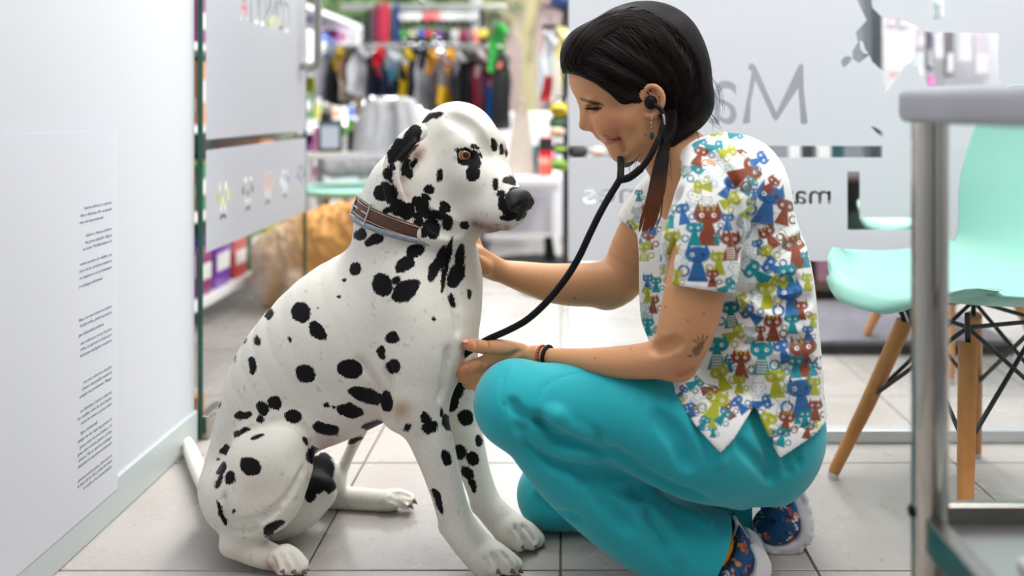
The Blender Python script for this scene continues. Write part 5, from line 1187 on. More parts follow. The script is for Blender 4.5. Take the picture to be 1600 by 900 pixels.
# ================================================================== FURNITURE IN THE ROOM
M_mint = mat('mint_plastic', lin(158, 214, 199), .34, spec=.4)
M_oak = mat('beech_wood', lin(200, 140, 78), .45, noise=(18, lin(182, 120, 62), .8))
M_wire = mat('black_steel', (.015, .015, .016), .4)
def make_chair(center, face, label, copy_of=None):
    rt = empty('shell_chair', (*center, 0), label, 'chair', 'mint shell chairs', face)
    nu, nv = 15, 25; bm = bmesh.new(); grid = []          # local: x forward, y left
    prof = catmull([(.262, .404, .120), (.252, .425, .175), (.225, .434, .205), (.15, .425, .232), (.02, .412, .240), (-.10, .420, .236), (-.17, .455, .228), (-.205, .53, .222), (-.228, .63, .214), (-.25, .74, .195), (-.262, .80, .165), (-.266, .825, .110)], 2)
    for x, z, w in prof:
        row = []
        for i in range(nu):
            u = -1+2*i/(nu-1); uu = math.sin(u*PI/2)
            dz = .042*abs(uu)**3*(1 if x > -.15 else .2); dx = .055*abs(uu)**2.2*max(0, min(1, (z-.45)/.15)) - (.05*abs(uu)**3 if x > .18 else 0)
            row.append(bm.verts.new((x+dx, uu*w, z+dz if x > -.2 else z)))
        grid.append(row)
    for a, b in zip(grid, grid[1:]):
        for i in range(nu-1): bm.faces.new((a[i], a[i+1], b[i+1], b[i]))
    bmesh.ops.recalc_face_normals(bm, faces=bm.faces); bmesh.ops.solidify(bm, geom=bm.faces[:], thickness=.007)
    me = bpy.data.meshes.new('seat_shell'); bm.to_mesh(me); bm.free(); me.polygons.foreach_set('use_smooth', np.ones(len(me.polygons), bool))
    s = link('seat_shell', me, M_mint); s.parent = rt
    tops = []
    for k in range(4):
        a = PI/4+k*PI/2; f = Vector((.36*math.cos(a)*.72, .36*math.sin(a)*.72, 0)); t = Vector((.12*math.cos(a), .12*math.sin(a), .345)) if True else None
        tops.append((f, t)); l = MB().tube([f+Vector((0, 0, .012)), f.lerp(t, .5), t], [.0115, .0150, .0165], 16).build('leg', M_oak, None, smooth=True); l.parent = rt
        g = MB().lathe([(0, 0), (.011, 0), (.012, .014), (0, .016)], f, 14).build('foot_pad', mat('pale_plastic', (.6, .6, .6), .5), None, smooth=True); g.parent = l
    wr = MB()
    for k in range(4):
        f, t = tops[k]; f2, t2 = tops[(k+1) % 4]; m1, m2 = f.lerp(t, .52), f2.lerp(t2, .52); top = Vector((0, 0, .385))
        wr.tube([m1, t2+Vector((0, 0, .03))], .0042, 8); wr.tube([m2, t+Vector((0, 0, .03))], .0042, 8)
        wr.tube([t, (t.x*1.2, t.y*1.2, .405)], .005, 8); wr.tube([t+Vector((0, 0, .03)), t2+Vector((0, 0, .03))], .0042, 8); wr.ball(m1, .008, 8, 6)
    w = wr.build('wire_brace', M_wire, None, smooth=True); w.parent = rt
    return rt
make_chair((.800, 1.660), math.radians(197), 'mint shell chair with beech legs between the frosted glass and the steel table')
# table: steel tube frame, grey top, standing on the camera's right
M_top = mat('grey_laminate', lin(170, 171, 178), .4, noise=(9, lin(158, 159, 167), .7))
M_tube = mat('polished_steel', lin(196, 192, 184), .07, 1.0, noise=(5, lin(170, 166, 158), .5))
def table():
    rt = empty('steel_table', (.70, .60, 0), 'tall steel-legged table with a thick grey top at the right edge', 'table')
    MB().box2((.382, -.25, .761), (1.05, .97, .799), bevel=.010, seg=4).build('table_top', M_top, rt, smooth=True)
    for x, y in ((.4035, .93), (1.02, .93), (.4035, -.2), (1.02, -.2)):
        l = MB().tube([(x, y, 0), (x, y, .762)], .0193, 32).build('leg', M_tube, rt, smooth=True)
        MB().lathe([(.0, 0), (.024, 0), (.024, .012), (.02, .02)], (x, y, 0), 20).build('foot_cap', M_black, l, smooth=True)
    for a, b in (((.392, -.2, .300), (.412, .93, .336)), ((.4035, .925, .322), (1.02, .940, .345)), ((1.01, -.2, .300), (1.03, .93, .336)), ((.4035, -.21, .322), (1.02, -.19, .345))):
        MB().box2(a, b, bevel=.002).build('frame_rail', M_steel, rt)
    MB().box2((.412, -.19, .318), (1.01, .925, .326)).build('shelf_plate', mat('steel_plate', lin(190, 190, 188), .3, 1.0), rt)
    MB().ball((.3835, .93, .337), (.004, .007, .007), 12, 8).build('bolt', M_black, rt, smooth=True)
table()
bx = MB().box2((.45, .62, .3265), (.70, .84, .335), bevel=.002).build('paper_tray', mat('white_plastic', lin(232, 232, 230), .5)); tag(bx, 'white flat tray lying on the lower shelf of the steel table', 'tray')
# ================================================================== THE SHOP BEYOND THE GLASS
SM = {}
def cm(r, g, b, rough=.6, **k):
    key = (r, g, b, rough)
    if key not in SM: SM[key] = mat('coloured_%d_%d_%d' % (r, g, b), lin(r, g, b), rough, **k)
    return SM[key]
white_l = cm(236, 237, 238, .4)
# shell of the shop
w = MB().box2((-2.32, 2.0, 0), (-2.2, 6.3, 2.7)).build('wall_shop_left', M_wall); tag(w, kind='structure')
w = MB().box2((-2.2, 1.99, 0), (-.97, 2.06, 2.7)).build('wall_shop_front', M_wall); tag(w, kind='structure')
M_dark = mat('dark_frame', lin(70, 74, 82), .4, .3)
win = empty('window_1', (0, 6.2, 0)); tag(win, kind='structure')
MB().box2((-2.2, 6.195, .06), (2.45, 6.205, 2.62)).build('glass_pane', M_glass, win)
w = MB().box2((.34, 6.0, 0), (2.45, 6.14, 2.7)).build('wall_rear_added', mat('grey_white_paint', lin(128, 132, 139), .7)); tag(w, kind='structure')  # wall added to block window brightness mirrored in the floor on the right
for x in (-2.16, -.62, .30): MB().box2((x-.035, 6.15, 0), (x+.035, 6.25, 2.66), bevel=.004).build('window_frame', M_dark if x > .5 else M_base, win)
for z in (.03, 2.65): MB().box2((-2.2, 6.15, z-.05), (2.45, 6.25, z+.05), bevel=.004).build('window_frame', M_base, win)
# street outside
st = MB().box2((-14, 6.9, -.2), (16, 40, -.06)).build('street', mat('asphalt', lin(104, 103, 104), .9, noise=(2, lin(96, 95, 96), .7))); tag(st, kind='structure')
def building(x0, x1, y, hgt, col, label, pane):
    b = empty('building', ((x0+x1)/2, y, 0), label, 'building')
    MB().box2((x0, y, -.2), (x1, y+3, hgt)).build('facade', cm(*col, .9), b)
    MB().box2((x0-.2, y-.25, hgt), (x1+.2, y+3, hgt+.35)).build('roof', cm(112, 84, 78, .8), b)
    for i in range(int((x1-x0)/1.9)):
        for j in range(max(1, int(hgt/2.6))):
            wx_, wz_ = x0+.7+i*1.9, .9+j*2.5
            f = MB().box2((wx_, y-.06, wz_), (wx_+1.0, y+.02, wz_+1.3)).build('window', cm(130, 130, 130, .5), b)
            MB().box2((wx_+.08, y-.07, wz_+.08), (wx_+.92, y-.055, wz_+1.22)).build('pane', pane, f)
bpane = cm(120, 130, 140, .1)
building(-3.2, 5.5, 24, 3.6, (118, 100, 96), 'low pinkish building across the street beyond the shop window', bpane)
def tree(name, base, hgt, rad, col, label, n=420, seed=1, trunk=(84, 72, 60)):
    rg = np.random.default_rng(seed); rt = empty(name, base, label, 'tree'); b = np.array(base)
    MB().tube([b, b+(0, 0, hgt*.6), b+(.1, 0, hgt)], [.13, .10, .05], 10).build('trunk', cm(*trunk, .9), rt, smooth=True)
    bm = MB()
    for k in range(10):
        a = rg.uniform(0, 2*PI); z = rg.uniform(.35, .8)*hgt; bm.tube([b+(0, 0, z), b+(math.cos(a)*rad*.4, math.sin(a)*rad*.4, z+.3*rad), b+(math.cos(a)*rad*.85, math.sin(a)*rad*.85, z+.6*rad)], [.04, .025, .008], 5)
    bm.build('branches', cm(*trunk, .9), rt)
    if n:
        d = rg.normal(size=(n, 3)); d /= np.linalg.norm(d, axis=1)[:, None]; c = b+(0, 0, hgt*.85)+d*rad*rg.uniform(.4, 1, (n, 1))*(1, 1, .85)
        u = rg.normal(size=(n, 3)); u /= np.linalg.norm(u, axis=1)[:, None]; v = np.cross(u, d); v /= np.linalg.norm(v, axis=1)[:, None]; s = rg.uniform(.10, .20, (n, 1))
        V = np.stack([c-u*s, c+v*s*.6, c+u*s, c-v*s*.6], 1).reshape(-1, 3)
        me = mesh_np('foliage', V, np.arange(4*n).reshape(-1, 4), False); f = link('foliage', me, cm(*col, .7), rt); tag(f, kind='stuff')
tree('leafy_tree', (-3.2, 13.4, -.1), 3.0, 1.5, (62, 88, 36), 'full green tree outside, behind the clothes rack', 1500, 3)
tree('leafy_tree', (-5.9, 10.4, -.1), 2.4, 1.3, (70, 94, 40), 'green tree outside the window, nearest the door handle', 1300, 4)
tree('leafy_tree', (-1.9, 16.8, -.1), 3.4, 1.2, (92, 104, 56), 'pale yellow-green tree outside, above the rail ends', 700, 6)
tree('bare_tree', (-.45, 12.0, -.1), 3.2, 1.3, (0, 0, 0), 'bare pale street tree outside, right of the clothes rack', 0, 7, (126, 116, 84))
# posters hung in the shop window
M_pink = mat('pink_print', lin(236, 190, 206), .6)
def window_sign(px0, py0, px1, py1, Y, label, lines=True):
    a, b = P(px0, py0, Y), P(px1, py1, Y); o = MB().box2((a[0], Y-.004, b[2]), (b[0], Y+.004, a[2])).build('window_sign', cm(240, 238, 242, .5)); tag(o, label, 'sign')
    if lines:
        for k in range(3):
            z = a[2]-(.25+.22*k)*(a[2]-b[2]); MB().box2((a[0]+.03, Y-.0055, z-.012), (b[0]-.03-.04*k, Y-.0042, z+.012)).build('pink_line', M_pink, o)
window_sign(440, 68, 534, 186, 6.19, 'white window sign with faint pink lines, beside the door handle')
window_sign(526, 40, 566, 76, 6.19, 'small blank white sign between the two rack rails', False)
# ---- clothes rack
RY = 4.3
def rx(px, Y=RY): return (px-VX)*Y/F
def rz(py, Y=RY): return CH-(py-VY)*Y/F
rack = empty('clothes_rack', (rx(660), RY, 0), 'chrome and black clothes rack with two rails of dog coats and leads', 'clothes rack')
M_chr = mat('rack_chrome', lin(206, 206, 208), .25, 1.0)
for z, x0, x1 in ((rz(11), rx(532), rx(792)), (rz(73), rx(528), rx(786))): MB().tube([(x0, RY, z), (x1, RY, z)], .014, 12).build('rail', M_chr, rack, smooth=True)
for px in (573, 752):
    x = rx(px); MB().tube([(x, RY+.03, .05), (x, RY+.03, rz(8))], .013, 12).build('post', M_wire, rack, smooth=True)
    MB().box2((x-.02, RY-.28, .01), (x+.02, RY+.34, .05), bevel=.008).build('foot', M_wire, rack)
for i, z in enumerate((rz(11), rz(73))):
    for px in (573, 752): MB().tube([(rx(px), RY+.03, z), (rx(px), RY-.0, z)], .016, 10).build('clamp', M_wire, rack)
def coat(px, top, bot, wpx, cols, label, yaw=55, Y=RY, grp='dog coats on the lower rail'):
    x, z1, z0 = rx(px, Y), rz(top, Y), rz(bot, Y); hw = wpx*Y/F/2/max(math.cos(math.radians(yaw)), .45); H_ = z1-z0; rt = empty('dog_coat', (x, Y, z1), label, 'dog coat', grp, math.radians(yaw))
    hg = MB(); hg.tube(catmull([(0, 0, .055), (.012, 0, .075), (0, 0, .09), (-.012, 0, .08)], 4), .0022, 6); hg.tube([(0, 0, .055), (0, 0, .03)], .0022, 6); hg.tube([(-hw*.8, 0, -.01), (0, 0, .03), (hw*.8, 0, -.01)], .004, 6)
    hg = hg.build('hanger', M_wire); hg.parent = rt
    nz, nx = 9, 9; bm = bmesh.new(); g = []
    for j in range(nz):
        t = j/(nz-1); wv = hw*(.42+.75*min(1, t*2.4)**.6+.12*t); row = []
        for i in range(nx):
            u = -1+2*i/(nx-1); row.append(bm.verts.new((u*wv, .012*math.sin(u*7+t*3+px)*(.3+t)+.006*math.sin(t*9+u*2), .02*(1-abs(u))*(1-t)-t*H_*(1-.10*abs(u)**3))))
        g.append(row)
    for a, b in zip(g, g[1:]):
        for i in range(nx-1): bm.faces.new((a[i], a[i+1], b[i+1], b[i]))
    q = bmesh.ops.solidify(bm, geom=bm.faces[:], thickness=.028); me = bpy.data.meshes.new('coat_body'); 
    mats = [cm(*c, .75) for c in cols]
    for m_ in mats: me.materials.append(m_)
    if len(cols) > 1:
        for f in bm.faces:
            c = f.calc_center_median(); tt = -c.z/max(H_, .01); u = c.x/hw
            if len(cols) > 2 and tt > .62: f.material_index = 2
            elif tt < .30+.18*u or (abs(u+.2) < .22 and tt < .75): f.material_index = 1
    bm.to_mesh(me); bm.free(); me.polygons.foreach_set('use_smooth', np.ones(len(me.polygons), bool))
    o = link('coat_body', me); o.parent = rt
    c2 = MB().tube(catmull([(-hw*.42, -.02, .0), (0, -.035, -.03), (hw*.42, -.02, .0), (0, .02, .02), (-hw*.42, -.02, .0)], 4), .011, 8).build('collar', mats[-1 if len(cols) < 3 else 1], None, smooth=True); c2.parent = rt
COATS = [(516, 78, 158, 22, [(168, 172, 182), (140, 146, 158)], 'pale grey dog coat at the far left end of the rack', 60), (533, 80, 166, 24, [(28, 28, 30), (206, 176, 30)], 'black dog coat with a yellow front at the left of the rack', 58), (549, 82, 160, 22, [(140, 110, 88), (74, 70, 60), (190, 180, 160)], 'brown camouflage dog coat left of the white one', 62), (566, 78, 150, 24, [(214, 216, 222), (196, 200, 208)], 'long whitish quilted dog coat near the left post', 58),
 (594, 78, 152, 26, [(26, 26, 40), (214, 44, 62), (24, 28, 60)], 'red and navy dog coat, the brightest red one', 52), (612, 84, 152, 22, [(30, 44, 72), (206, 214, 220)], 'navy dog coat with a pale bib next to the red one', 56), (624, 90, 150, 18, [(36, 120, 150), (196, 212, 222), (24, 52, 84)], 'teal and white dog coat in the middle of the rack', 56), (638, 82, 156, 20, [(30, 30, 36), (230, 196, 30), (232, 200, 20)], 'black dog coat with a bright yellow hem above the grey bag', 55), (651, 84, 158, 18, [(24, 40, 74), (30, 34, 44)], 'plain navy dog coat in the middle of the rack', 58), (664, 78, 168, 22, [(196, 198, 204), (44, 46, 54)], 'white and black patterned dog coat in the middle of the rack', 55),
 (676, 84, 176, 22, [(150, 148, 152), (226, 168, 40)], 'grey dog coat with a mustard stripe', 55), (692, 90, 190, 24, [(74, 68, 72), (150, 140, 144), (60, 56, 60)], 'dark grey camouflage dog coat', 54), (704, 82, 172, 24, [(130, 120, 124), (248, 184, 20), (226, 182, 30)], 'camouflage dog coat with an orange-yellow hood', 50), (719, 86, 186, 22, [(26, 36, 62), (190, 196, 204)], 'navy dog coat right of the orange hood', 56), (729, 88, 196, 22, [(26, 26, 28), (34, 34, 36)], 'first plain black dog coat from the right post', 56), (740, 88, 200, 20, [(22, 22, 24), (60, 54, 50)], 'long black dog coat left of the plaid one', 58), (752, 84, 188, 20, [(176, 40, 76), (226, 206, 212)], 'red and white plaid dog coat', 50), (762, 88, 196, 18, [(96, 44, 60), (120, 60, 76)], 'burgundy dog coat between the plaid and the blue ones', 56), (771, 96, 204, 17, [(24, 116, 206), (240, 130, 110)], 'bright blue dog coat with a coral collar', 56), (783, 90, 204, 22, [(30, 30, 36), (44, 44, 50)], 'black dog coat at the right end of the rack', 58), (779, 42, 118, 18, [(52, 168, 72), (40, 150, 60)], 'green dog coat high at the right end of the rack', 60)]
for c in COATS: coat(c[0], c[1], c[2], c[3]*1.05, c[4], c[5], c[6])
def lead(px, top, bot, col, wid, label, Y=RY):
    x, z1, z0 = rx(px, Y), rz(top, Y), rz(bot, Y); rt = empty('dog_lead', (x, Y, z1), label, 'dog lead', 'leads on the upper rail')
    for d in (-.6, .6): MB().tube([(x+d*wid, Y-.012, z1-.004), (x+d*wid*.9, Y-.02, (z0+z1)/2), (x+d*wid*.6, Y-.016, z0)], wid*.55, 8, flat=.4).build('strap', cm(*col, .6), rt, smooth=True)
    MB().tube([(x-wid*.6, Y-.014, z1), (x, Y, z1+.018), (x+wid*.6, Y-.014, z1)], wid*.5, 8).build('loop', cm(*col, .6), rt, smooth=True)
    MB().tube([(x, Y-.016, z0), (x, Y-.016, z0-.025)], .006, 8).build('clip', M_chr, rt, smooth=True)
for a in [(590, 11, 66, (128, 30, 70), .018, 'burgundy dog lead at the left of the upper rail'), (602, 10, 68, (196, 36, 72), .022, 'wide crimson dog lead on the upper rail'), (586, 20, 68, (34, 30, 70), .012, 'dark violet dog lead at the left of the upper rail'), (620, 12, 66, (30, 56, 120), .018, 'navy blue dog lead on the upper rail'), (609, 20, 66, (90, 50, 40), .012, 'brown dog lead on the upper rail')]: lead(*a)
def harness(px, top, hgt, col, trim, label, Y=RY):
    x, z1 = rx(px, Y), rz(top, Y); s = hgt*Y/F; rt = empty('dog_harness', (x, Y, z1), label, 'dog harness', 'harnesses on the upper rail')
    MB().tube([(x, Y, z1+.012), (x, Y-.012, z1-.02)], .003, 6).build('hook', M_chr, rt)
    for k, (u0, r_) in enumerate(((-.32, .20), (-.68, .22))):
        pts = [(x+math.cos(t)*s*r_, Y-.015+math.sin(t)*.012, z1+u0*s+math.sin(t)*s*.20) for t in np.linspace(0, 2*PI, 17)]
        MB().tube(pts, .008, 6, cap=False).build('strap', cm(*(col if k else trim), .6), rt, smooth=True)
    MB().ball((x, Y-.03, z1-.5*s), (s*.11, .012, s*.17), 12, 8).build('chest_plate', cm(*trim, .6), rt, smooth=True)
for k, (px, c, t, nm) in enumerate([(631, (24, 24, 26), (200, 200, 204), 'black and silver'), (641, (30, 30, 30), (232, 232, 234), 'black and white'), (653, (24, 24, 26), (226, 226, 230), 'white-fronted black'), (668, (30, 20, 24), (226, 90, 110), 'black and pink'), (683, (40, 40, 42), (226, 120, 130), 'charcoal and salmon'), (694, (24, 24, 24), (214, 214, 218), 'black and pale grey'), (705, (30, 30, 32), (224, 226, 230), 'dark and white'), (716, (24, 24, 26), (206, 210, 216), 'black and light grey'), (728, (24, 24, 26), (196, 196, 200), 'black and mid grey'), (738, (24, 22, 24), (190, 190, 196), 'rightmost black and grey')]): harness(px, 17, 27, c, t, nm+' dog harness in the upper of the two harness rows')
for k, (px, c, t, nm) in enumerate([(632, (24, 30, 24), (60, 160, 60), 'black and green'), (646, (60, 50, 40), (200, 190, 170), 'brown and cream'), (661, (20, 24, 50), (40, 90, 200), 'navy and blue'), (670, (20, 20, 24), (210, 40, 40), 'black and red'), (687, (60, 40, 90), (120, 70, 150), 'purple'), (697, (20, 24, 36), (24, 34, 50), 'very dark navy'), (712, (190, 190, 194), (220, 220, 224), 'pale silver'), (724, (120, 30, 44), (150, 40, 60), 'dark red'), (734, (110, 60, 90), (150, 90, 120), 'plum'), (745, (230, 120, 80), (240, 150, 110), 'orange'), (756, (40, 40, 30), (220, 210, 60), 'black and yellow')]): harness(px, 44, 25, c, t, nm+' dog harness in the lower of the two harness rows')
# ---- grey padded bag hanging under the rack, grey bed on a mint chair
GB = Sculpt((rx(548, 4.05), 3.88, rz(262, 4.05)), (rx(680, 4.05), 4.2, rz(130, 4.05)), .008)
for a, b in ((585, 606), (632, 606)): GB.tube([P(a+8 if a < 600 else a-2, 166, 4.05), P(a, 195, 4.05), P(a-4 if a < 600 else a+8, 245, 4.05)], [PR(15, 4.05), PR(20, 4.05), PR(22, 4.05)], .03, 4, ((1, 0, 0), 1.45))
GB.crease([(607, 160), (609, 200), (606, 245)], 5, .03); GB.crease([(585, 170), (582, 210)], 3, .03); GB.crease([(632, 165), (640, 220)], 3, .03)
v, q = GB.mesh(1); M_gf = mat('grey_felt', lin(176, 176, 180), .85, noise=(40, lin(160, 160, 166), .7)); o = link('padded_bag', mesh_np('padded_bag', v, q), M_gf); tag(o, 'grey felt padded pet bag standing behind the dalmatian, under the coats', 'bag')
bs = MB().box2((rx(577, 4.05), 3.92, 0), (rx(662, 4.05), 4.18, rz(258, 4.05)), bevel=.01).build('display_plinth', cm(206, 206, 210, .6)); tag(bs, 'pale plinth carrying the grey padded bag', 'plinth')
stl = empty('stool', (-.87, 3.62, 0), 'round mint stool holding the grey pet bed behind the dalmatian', 'stool')
MB().lathe([(0, .405), (.20, .405), (.235, .418), (.245, .432), (.23, .442), (0, .438)], (-.87, 3.62, 0), 36).build('seat', M_mint, stl, smooth=True)
for k in range(4): MB().tube([(-.87+.22*math.cos(k*PI/2+.6), 3.62+.22*math.sin(k*PI/2+.6), 0), (-.87+.12*math.cos(k*PI/2+.6), 3.62+.12*math.sin(k*PI/2+.6), .41)], [.012, .015], 12).build('leg', M_oak, stl, smooth=True)
BD = Sculpt((rx(480, 3.6), 3.3, .40), (rx(660, 3.6), 3.9, .70), .008)
BD.tube([P(522, 261, 3.56), P(560, 258, 3.58), P(610, 258, 3.6), P(640, 259, 3.62)], [PR(18, 3.5), PR(18.5, 3.5), PR(18, 3.6), PR(16, 3.6)], .02, 4, ((0, 1, 0), 2.2))
for a in (([(512, 258), (560, 252), (620, 254)]), ([(512, 266), (560, 264), (620, 264)])): BD.crease(a, 2.5, .02)
v, q = BD.mesh(1); o = link('pet_bed', mesh_np('pet_bed', v, q), mat('grey_plush', lin(150, 150, 154), .9, noise=(60, lin(120, 120, 126), .8))); tag(o, 'folded grey ribbed pet bed lying on the round mint stool', 'pet bed')
# ---- low white table and what stands on it
tb = empty('display_table', (rx(800, 4.5), 4.6, 0), 'low white display table behind the dalmatian\'s muzzle', 'table')
tz = rz(272, 4.6)
MB().box2((rx(700, 4.45), 4.40, tz-.045), (rx(874, 4.45), 4.95, tz), bevel=.01).build('table_top', white_l, tb)
for px, y in ((868, 4.45), (868, 4.90), (722, 4.45), (722, 4.90)): MB().box2((rx(px-5, 4.45), y-.02, 0), (rx(px+5, 4.45), y+.02, tz-.04), bevel=.004).build('leg', white_l, tb)
pn = MB().box2((rx(700, 4.98), 4.98, .03), (rx(884, 4.98), 5.02, tz-.06)).build('low_panel', cm(226, 226, 236, .6)); tag(pn, 'pale lilac panel standing behind the low display table', 'panel')
lw = MB().box2((rx(690, 5.6), 5.5, 0), (rx(895, 5.6), 5.9, rz(176, 5.6)), bevel=.01).build('window_bench', white_l); tag(lw, 'long white bench under the shop window', 'bench')
bg_ = MB(); a = P(790, 270, 4.55); b = P(832, 172, 4.55)
tote = empty('tote_bag', (float((a[0]+b[0])/2), 4.6, tz), 'beige canvas tote bag standing on the low white table', 'bag')
bg_.prism([(a[0], 4.52, tz), (b[0]+.01, 4.52, tz), (b[0]-.02, 4.56, b[2]), (a[0]+.045, 4.56, b[2])], None, (0, .12, 0)); bg_.build('bag_body', mat('canvas', lin(196, 186, 176), .9, noise=(50, lin(182, 172, 162), .8)), tote)
MB().tube(catmull([(a[0]+.06, 4.555, b[2]-.01), (a[0]+.065, 4.55, b[2]+.05), (b[0]-.045, 4.55, b[2]+.05), (b[0]-.04, 4.555, b[2]-.01)], 6), .006, 8).build('bag_handle', cm(176, 166, 156, .9), tote, smooth=True)
def pack(px0, py0, px1, py1, Y, col, label, cat='box', top=None, name='carton', dep=.08, cap=None):
    a, b = P(px0, py1, Y), P(px1, py0, Y); r_ = MB().box2((a[0], Y, a[2]), (b[0], Y+dep, b[2]), bevel=min(.006, dep*.1)).build(name, cm(*col, .5)); tag(r_, label, cat)
    if top: MB().box2((a[0]-.001, Y-.002, b[2]-(b[2]-a[2])*.35), (b[0]+.001, Y-.0002, b[2]-.004)).build('print_band', cm(*top, .5), r_)
    return r_
tzp = VY+(CH-tz)*F/4.5
pack(842, 214, 864, tzp, 4.5, (206, 30, 52), 'red carton with a black band on the low white table', top=(34, 26, 28)); pack(842, 246, 858, tzp, 4.42, (240, 110, 92), 'small orange-red carton at the front of the low white table', dep=.05, top=(250, 190, 180))
pack(833, 226, 841, tzp, 4.55, (40, 130, 140), 'narrow teal carton beside the tote bag', dep=.06)
# ---- things hanging at the right, partly behind the glass edge
rk = empty('side_rack', (rx(878, 3.6), 3.6, 0), 'black slim stand of jackets and bags at the glass edge', 'clothes rack')
MB().tube([(rx(884, 3.6), 3.62, 0), (rx(884, 3.6), 3.62, 1.5)], .014, 12).build('post', M_wire, rk, smooth=True)
MB().tube([(rx(846, 3.6), 3.62, rz(40, 3.6)), (rx(930, 3.6), 3.62, rz(40, 3.6))], .011, 10).build('rail', M_wire, rk, smooth=True); MB().lathe([(0, 0), (.2, 0), (.2, .012), (.02, .02), (0, .02)], (rx(884, 3.6), 3.62, 0), 28).build('foot', M_wire, rk)
MB().tube([(rx(850, 3.6), 3.62, rz(166, 3.6)), (rx(930, 3.6), 3.62, rz(166, 3.6))], .009, 10).build('rail', M_wire, rk, smooth=True)
coat(877, 50, 164, 26, [(232, 230, 222), (240, 226, 160)], 'cream jacket with a pale yellow front at the glass edge', 30, 3.6, 'jackets on the side stand')
coat(858, 58, 160, 18, [(236, 238, 242), (216, 220, 226), (200, 60, 70)], 'white jacket with a red hem left of the cream one', 50, 3.6, 'jackets on the side stand')
def pouch(px, py, rpx, Y, col, col2, label):
    c = P(px, py, Y); rt = empty('pouch', c, label, 'bag', 'bags on the side stand'); r_ = PR(rpx, Y)
    MB().ball(c, (r_, .035, r_*.72), 16, 10).build('pouch_body', cm(*col, .55), rt, smooth=True)
    MB().box(c+(0, -.034, 0), (r_*1.3, .008, r_*.35), bevel=.003).build('pouch_flap', cm(*col2, .5), rt)
    MB().tube(catmull([c+(-r_*.5, 0, r_*.5), c+(-.01, .01, r_*1.3), c+(.01, .01, r_*1.3), c+(r_*.5, 0, r_*.5)], 4), .004, 6).build('pouch_strap', M_wire, rt, smooth=True)
for a in ((873, 172, 15, 3.56, (228, 196, 20), (40, 36, 20), 'bright yellow bag below the cream jacket'), (872, 192, 15, 3.56, (36, 44, 36), (60, 110, 70), 'dark green bag under the yellow one'), (870, 206, 13, 3.55, (232, 220, 200), (210, 120, 70), 'pale bag with an orange flap beside the glass edge'), (876, 232, 13, 3.55, (26, 28, 28), (178, 220, 70), 'black bag with a lime panel beside the glass edge'), (874, 258, 14, 3.55, (150, 200, 80), (30, 34, 30), 'lime green bag at the foot of the side stand'), (903, 237, 17, 3.55, (26, 26, 28), (52, 48, 52), 'black bag behind the clear strip of the glass'), (935, 238, 13, 3.55, (200, 206, 190), (226, 150, 170), 'pale pink-banded bag behind the clear strip of the glass')): pouch(*a)
cp = empty('cap', P(870, 6, 3.58), 'navy cap on top of the side stand', 'cap'); MB().ball(P(876, 3, 3.58), (.045, .05, .035), 16, 10).build('cap_crown', cm(40, 58, 110, .8), cp, smooth=True); MB().ball(P(864, 9, 3.55), (.04, .05, .006), 16, 8).build('cap_brim', cm(36, 52, 100, .8), cp, smooth=True)
# ---- counter display left of the rack: framed notice, cards, pots
fr = empty('framed_notice', P(516, 238, 4.0), 'black framed notice standing on the pale side table', 'frame'); a, b = P(497, 237.5, 4.0), P(534, 188, 4.0)
MB().box2((a[0], 4.0, a[2]), (b[0], 4.02, b[2]), bevel=.004).build('frame_border', M_wire, fr); MB().box2((a[0]+.014, 3.996, a[2]+.018), (b[0]-.012, 3.9995, b[2]-.016)).build('notice_paper', cm(186, 192, 206, .4), fr); MB().box2((a[0]+.01, 3.9945, b[2]-.026), (b[0]-.01, 3.9958, b[2]-.018)).build('notice_band', cm(70, 120, 130, .5), fr)
ct = empty('side_table', (rx(506, 4.05), 4.05, 0), 'pale side table under the framed notice, left of the grey pet bed', 'table'); cz = rz(238, 4.0)
MB().box2((rx(474, 4.0), 3.96, cz-.03), (rx(574, 4.0), 4.22, cz), bevel=.006).build('table_top', cm(212, 206, 200, .5), ct)
for x_, y_ in ((rx(482, 4.0), 3.98), (rx(482, 4.0), 4.20), (rx(567, 4.0), 3.98), (rx(567, 4.0), 4.20)): MB().box2((x_-.016, y_-.016, 0), (x_+.016, y_+.016, cz-.028)).build('leg', cm(206, 204, 200, .5), ct)
pack(489, 199, 500, 238, 4.04, (236, 150, 190), 'pink card box left of the framed notice', dep=.03); pack(500, 176, 516, 239, 4.06, (34, 36, 40), 'black box peeking above the framed notice', dep=.05)
pack(531, 196, 541, 239, 4.06, (238, 238, 238), 'tall white box right of the framed notice', dep=.04, top=(90, 170, 70)); pack(543, 186, 552, 239, 4.08, (30, 32, 32), 'slim black display stand with a green top', dep=.03, top=(110, 170, 70)); pack(554, 200, 562, 239, 4.06, (232, 240, 232), 'white box next to the green cone', dep=.03)
gc = MB().lathe([(0.0, 0), (.05, 0), (.022, .13), (0, .14)], P(566, 239, 4.07), 20).build('green_cone', cm(20, 120, 84, .5), None, smooth=True); tag(gc, 'dark green cone standing on the side table beside the grey bag', 'cone')
